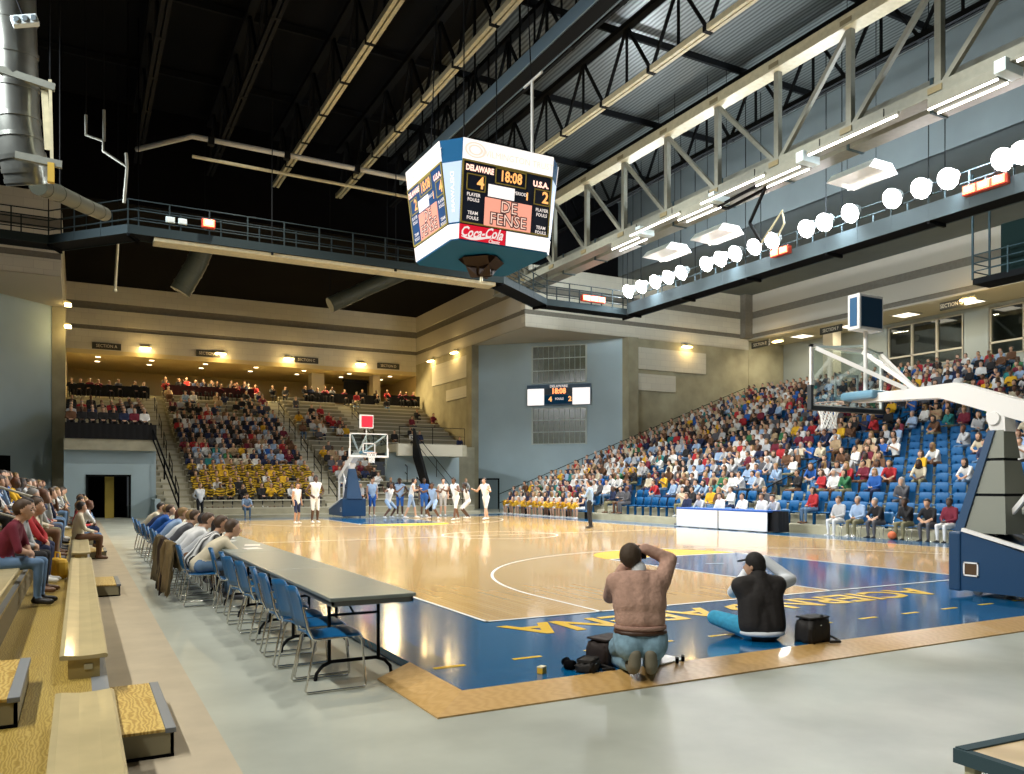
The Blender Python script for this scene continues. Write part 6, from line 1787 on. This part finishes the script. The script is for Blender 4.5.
vs = [(0.26*x, 0.29*y_, 0.70) for x, y_, w in ring]+[(0.27*x*w, 0.31*y_*w, 0.02) for x, y_, w in ring]
mb.add(vs, [(k, (k+1) % 48, 48+(k+1) % 48, 48+k) for k in range(48)], 0, True).build('drape', M_drape, t)
T_POM = template(seat_J(0.12, 'pom'), dict(FULL, uarm='skin', farm='skin', shin='skin'), 'long', VC)
M_pom = mat('gold_streamers', (0.80, 0.50, 0.03), 0.5)
def pom_mesh():
    random.seed(3); mb = MB()
    for k in range(150):
        d_ = V(random.gauss(0, 1), random.gauss(0, 1), random.gauss(0, 1)).normalized(); s = d_.cross(V(.3, .5, .8)).normalized()*0.012
        e = d_*random.uniform(0.15, 0.20)+V(0, 0, -0.03)
        mb.add([d_*0.03-s, d_*0.03+s, e+s*1.2, e-s*1.2], [(0, 1, 2, 3)])
    mb.lathe([(0.02, -0.08), (0.08, -0.05), (0.1, 0), (0.08, 0.05), (0.02, 0.08)], n=10)
    return mb
pom0 = None
for i in range(13):
    u = 512+5.9*i; x = 17.2; y = ray_at_x(u, x); NP += 1
    person(T_POM, (x, y, FZ+0.04), PI, 'dancer in white top sitting with a gold pompom, %s from the far end' % ORD[i+1], 'dance team along the far sideline', skin=i % 4, top='white' if i % 3 else 'navy', low='gold' if i % 2 else 'white', hair=('brown', 'fair', 'dark')[i % 3], shoe='white')
    pl = (x-0.42, y, FZ+0.70); lab = 'gold pompom on the lap of the dance team, %s from the far end' % ORD[i+1]
    if pom0 is None:
        pom0 = tag(pom_mesh().build('pompom', M_pom, None, pl), lab, 'pompom', 'gold pompoms')
    else:
        o = pom0.copy(); COL.objects.link(o); o.location = pl; o.rotation_euler = (0, 0, i*1.3); o['label'] = lab
for k, (y0, y1) in enumerate(((ray_at_x(512, 17.2)+.4, ray_at_x(548, 17.2)), (ray_at_x(548, 17.2)-.1, ray_at_x(586, 17.2)-.3))):
    t = thing('team_bench', 'long low bench under the dance team, %s half' % ('far' if k == 0 else 'near'), 'bench', (17.2, y1, FZ))
    MB().cbox((-0.16, 0, 0.38), (0.2, y0-y1, 0.43), 0.01).build('seat', M_chair, t)
    for f_ in (0.05, 0.5, 0.95):
        MB().box((-0.14, (y0-y1)*f_-.03, 0), (0.18, (y0-y1)*f_+.03, 0.38)).build('leg', M_dark, t)

# -------- the crowds in the stands: nearest people one by one, the rest as one mass
BANDM = wave_mat('band_jersey', (0.012, 0.010, 0.008), (0.68, 0.43, 0.02), 2.6, 7.0, 0.9, rot=(0.5, PI/2, 0), detail=1.5)
random.seed(21)
AN = ['nearest', 'midcourt', 'farthest']
empties = []
for r in range(NR):
    x = R0X+RP*r; z = R0Z+RR*r
    blocks = [(SY0+0.3, AISLES[0]-0.6, AISLES[0], 0, 'before'), (AISLES[0]+0.6, AISLES[1]-0.6, AISLES[0], 0, 'past'), (AISLES[1]+0.6, AISLES[2]-0.6, AISLES[1], 1, 'past'), (AISLES[2]+0.6, SY1-0.3, AISLES[2], 2, 'past')]
    for a, b, ai, k, w_ in blocks:
        n = int((b-a)/0.54); np_, ne = 0, 0
        seq = range(n) if w_ == 'past' else range(n-1, -1, -1)
        for j in seq:
            y = a+(b-a)*(j+0.5)/n
            q = project((x, y, z+0.8))
            if q is None or not (-8 < q[0] < 1032): continue
            u, v = q[0], q[1]
            occ = 0.90
            if r < 2 and (632 < u < 684 or 768 < u < 838): occ = 0.12
            elif r < 1 and y < 11: occ = 0.05
            elif 902 < u < 975 and 424 < v < 530: occ = 0.13 if u < 955 else 0.3
            elif 975 <= u and 405 < v < 480: occ = 0.62
            elif 815 < u < 905 and 420 < v < 520: occ = 0.62
            elif 880 < u and 395 < v < 430: occ = 0.7
            elif 740 < u < 905 and v > 420: occ = 0.85
            elif u < 740: occ = 0.88
            if random.random() < occ:
                np_ += 1
                L = look_of(TOPW)
                if u > 800 and v < 420: L = look_of(TOPW+[('black', 20), ('dark grey', 10), ('maroon', 8), ('brown', 10)])
                CROWD.append((q[2], random.choice(['lap', 'lap', 'knees', 'cross', 'clap', 'chin']), random.choice(['short', 'short', 'long']), (x+0.02, y, z+0.03), PI+random.uniform(-.3, .3), L,
                              'person in %s top, %s row of sideline stand, %s %s %s aisle' % (L['top'], ordw(r+1), ordw(np_), w_, AN[k]), 'spectators in the sideline stand'))
                empties.append((q[2]+1000, (x, y, z), ''))
            else:
                ne += 1
                empties.append((q[2], (x, y, z), 'empty blue seat, %s row of sideline stand, %s empty one %s %s aisle' % (ordw(r+1), ordw(ne), w_, AN[k])))
# end stand and the band
for r in range(1, NE):
    y = E0Y+EP*r+0.42; z = E0Z+ER*r
    for k, (a, b) in enumerate(((0.95, 7.5), (8.8, 12.9), (14.0, 19.5))):
        n = int((b-a)/0.50); c_ = 0
        for j in range(n):
            x = a+(b-a)*(j+0.5)/n
            band = k == 0 and 1 <= r <= 5
            if k == 0: occ = 0.97 if band else 0.92 if r < 16 else 0.70 if r < 19 else 0.3
            elif k == 1: occ = (0.85 if x < 11.5 else 0.3) if 4 <= r <= 8 else 0.6 if 13 <= r <= 16 and x < 12 else 0.45 if r <= 3 else 0.06
            else: occ = 0.08 if r < 12 else 0.04
            if k and 35.9 < y < 42.4 and x > 12: continue
            if random.random() > occ: continue
            c_ += 1
            L = look_of(DARKW if r > 8 or k else TOPW)
            if band: L['top'] = 'BAND' if random.random() < .80 else random.choice(['black', 'white', 'gold']); L['low'] = 'black'
            q = project((x, y, z+.8))
            CROWD.append((q[2], random.choice(['lap', 'knees', 'clap']), 'short', (x, y, z-0.02), -PI/2+random.uniform(-.3, .3), L,
                          'person in %s, %s row of the end stand, %s from the aisle' % ('gold and black band jersey' if L['top'] == 'BAND' else L['top']+' top', ordw(r), ordw(c_)), 'band and spectators in the end stand'))
for r in range(6):                     # entrance balcony and the upper level
    for j in range(8):
        if random.random() < (0.92 if r < 4 else 0.5):
            x = -4.5+0.47*j; L = look_of(DARKW+[('black', 70), ('dark grey', 20)]); L['low'] = 'black'
            CROWD.append((60, 'lap', 'short', (x, 36.7+1.1*r, 4.2+0.22*r), -PI/2, L, '', ''))
for x0, x1, y, z, pr in ((-4.6, -0.2, 50.7, 7.15, .85), (1.1, 6.8, 51.5, 7.45, .9), (7.4, 10.2, 51.8, 7.5, .5), (10.7, 16.3, 51.9, 7.6, .7), (17.0, 19.6, 51.6, 7.6, .8), (1.1, 6.8, 52.3, 7.7, .8)):
    x = x0
    while x < x1:
        if random.random() < pr:
            L = look_of([('black', 40), ('dark grey', 14), ('navy', 14), ('maroon', 16), ('red', 8), ('white', 5)]); L['low'] = 'black'
            CROWD.append((62, random.choice(['lap', 'clap']), 'short', (x, y, z+random.uniform(0, .15)), -PI/2+random.uniform(-.4, .4), L, '', ''))
        x += random.uniform(.42, .6)
for x, y, z in ((8.6, 44.0, 4.45), (10.1, 47.6, 5.9), (10.7, 47.6, 5.9), (15.6, 42.5, 3.97), (16.1, 42.5, 3.97), (14.2, 50.4, 7.3)):
    CROWD.append((60, 'lap', 'short', (x, y, z), -PI/2, look_of(DARKW), '', ''))
CROWD.sort(key=lambda c: c[0])
N_IND = max(120, 318-NP)
def blockname(s): return s
done = 0; far = []
for c in CROWD:
    d_, ps, hr, loc, rz, L, lab, grp = c
    v = project((loc[0], loc[1], loc[2]+0.9))
    vis = v and -4 < v[0] < 1028
    if done < N_IND and lab and vis:
        L2 = dict(L); bandp = L2['top'] == 'BAND'
        if bandp: L2['top'] = 'gold'
        o = person(T_SEAT[ps, hr], loc, rz, lab, grp, **L2)
        if bandp: o.material_slots[1].material = BANDM
        done += 1
    else: far.append(c)
# merge the remaining people
tm = []
for me in T_FAR:
    nv, nf = len(me.vertices), len(me.polygons)
    co = np.zeros(nv*3); me.vertices.foreach_get('co', co)
    lt = np.zeros(len(me.loops), int); me.loops.foreach_get('vertex_index', lt)
    ls = np.zeros(nf, int); me.polygons.foreach_get('loop_total', ls)
    mi = np.zeros(nf, int); me.polygons.foreach_get('material_index', mi)
    tm.append((co.reshape(-1, 3), lt, ls, mi))
mats_, midx = [], {}
def mslot(m):
    if m.name not in midx: midx[m.name] = len(mats_); mats_.append(m)
    return midx[m.name]
VS, LI, LT, MI = [], [], [], []; base = 0
for i, c in enumerate(far):
    d_, ps, hr, loc, rz, L, lab, grp = c
    co, lt, ls, mi = tm[{'lap': 0, 'cross': 0, 'knees': 1, 'chin': 1, 'clap': 2}[ps]]
    cs, sn = math.cos(rz), math.sin(rz)
    R_ = np.array([[cs, sn, 0], [-sn, cs, 0], [0, 0, 1]])
    VS.append(co @ R_+np.array(loc)); LI.append(lt+base); LT.append(ls); base += len(co)
    s_ = [mslot(cmat('skin', str(L['skin']), SKINS[L['skin']], .55)), mslot(BANDM if L['top'] == 'BAND' else cmat('cloth', L['top'], CLOTH[L['top']])), mslot(cmat('cloth', L['low'], CLOTH[L['low']])), mslot(cmat('hair', L['hair'], HAIRS[L['hair']], .6)), mslot(cmat('shoe', L['shoe'], CLOTH[L['shoe']], .5))]
    MI.append(np.array(s_)[mi])
VS, LI, LT, MI = [np.concatenate(a) for a in (VS, LI, LT, MI)]
me = bpy.data.meshes.new('crowd')
me.vertices.add(len(VS)); me.vertices.foreach_set('co', VS.ravel())
me.loops.add(len(LI)); me.loops.foreach_set('vertex_index', LI.astype(np.int32))
me.polygons.add(len(LT)); st_ = np.concatenate([[0], np.cumsum(LT)[:-1]])
me.polygons.foreach_set('loop_start', st_.astype(np.int32)); me.polygons.foreach_set('loop_total', LT.astype(np.int32))
for m in mats_: me.materials.append(m)
me.polygons.foreach_set('material_index', MI.astype(np.int32)); me.polygons.foreach_set('use_smooth', np.ones(len(LT), bool))
me.update(calc_edges=True); me.validate()
o = bpy.data.objects.new('crowd', me); COL.objects.link(o)
tag(o, 'mass of seated spectators filling the stands farther away', 'crowd', None, 'stuff')
# blue stand seats: empty ones one by one, the covered ones as one mass
def seat_mb(mb=None, M=None):
    t = MB()
    shell(t, [(0.22, 0.415), (0.17, 0.44), (0.0, 0.43), (-0.16, 0.425), (-0.19, 0.45)], 0.47, dish=0.012)
    shell(t, [(-0.19, 0.46), (-0.22, 0.60), (-0.27, 0.82)], 0.46, taper=[1, 1, .93], dish=0.03)
    t.box((-0.05, -0.03, 0.0), (0.05, 0.03, 0.42)).box((-0.24, -0.02, 0.36), (-0.10, 0.02, 0.60))
    return t
M_seat = mat('stand_seat_blue', (0.0, 0.075, 0.21), 0.55, spec=0.25)
empties.sort(key=lambda e: e[0])
s0 = None; rest = []; k = 0
for d_, p, lab in empties:
    v = project((p[0], p[1], p[2]+0.5))
    if k < 300 and lab and -2 < v[0] < 1026:
        k += 1
        if s0 is None:
            s0 = seat_mb().build('stand_seat', M_seat, None, p, PI); tag(s0, lab, 'seat', 'empty blue seats of the sideline stand')
        else:
            o = s0.copy(); COL.objects.link(o); o.location = p; o['label'] = lab
    else: rest.append(p)
b = seat_mb(); mb = MB()
for p in rest: mb.add([(p[0]-x, p[1]-y, p[2]+z) for x, y, z in b.v], b.f)
o = mb.build('stand_seats', M_seat); tag(o, 'rows of blue seats under the spectators of the sideline stand', 'seating', None, 'stuff')
print('PEOPLE', NP, 'individual spectators', done, 'crowd', len(far), 'seats', k, len(rest), 'crowd faces', len(LT))
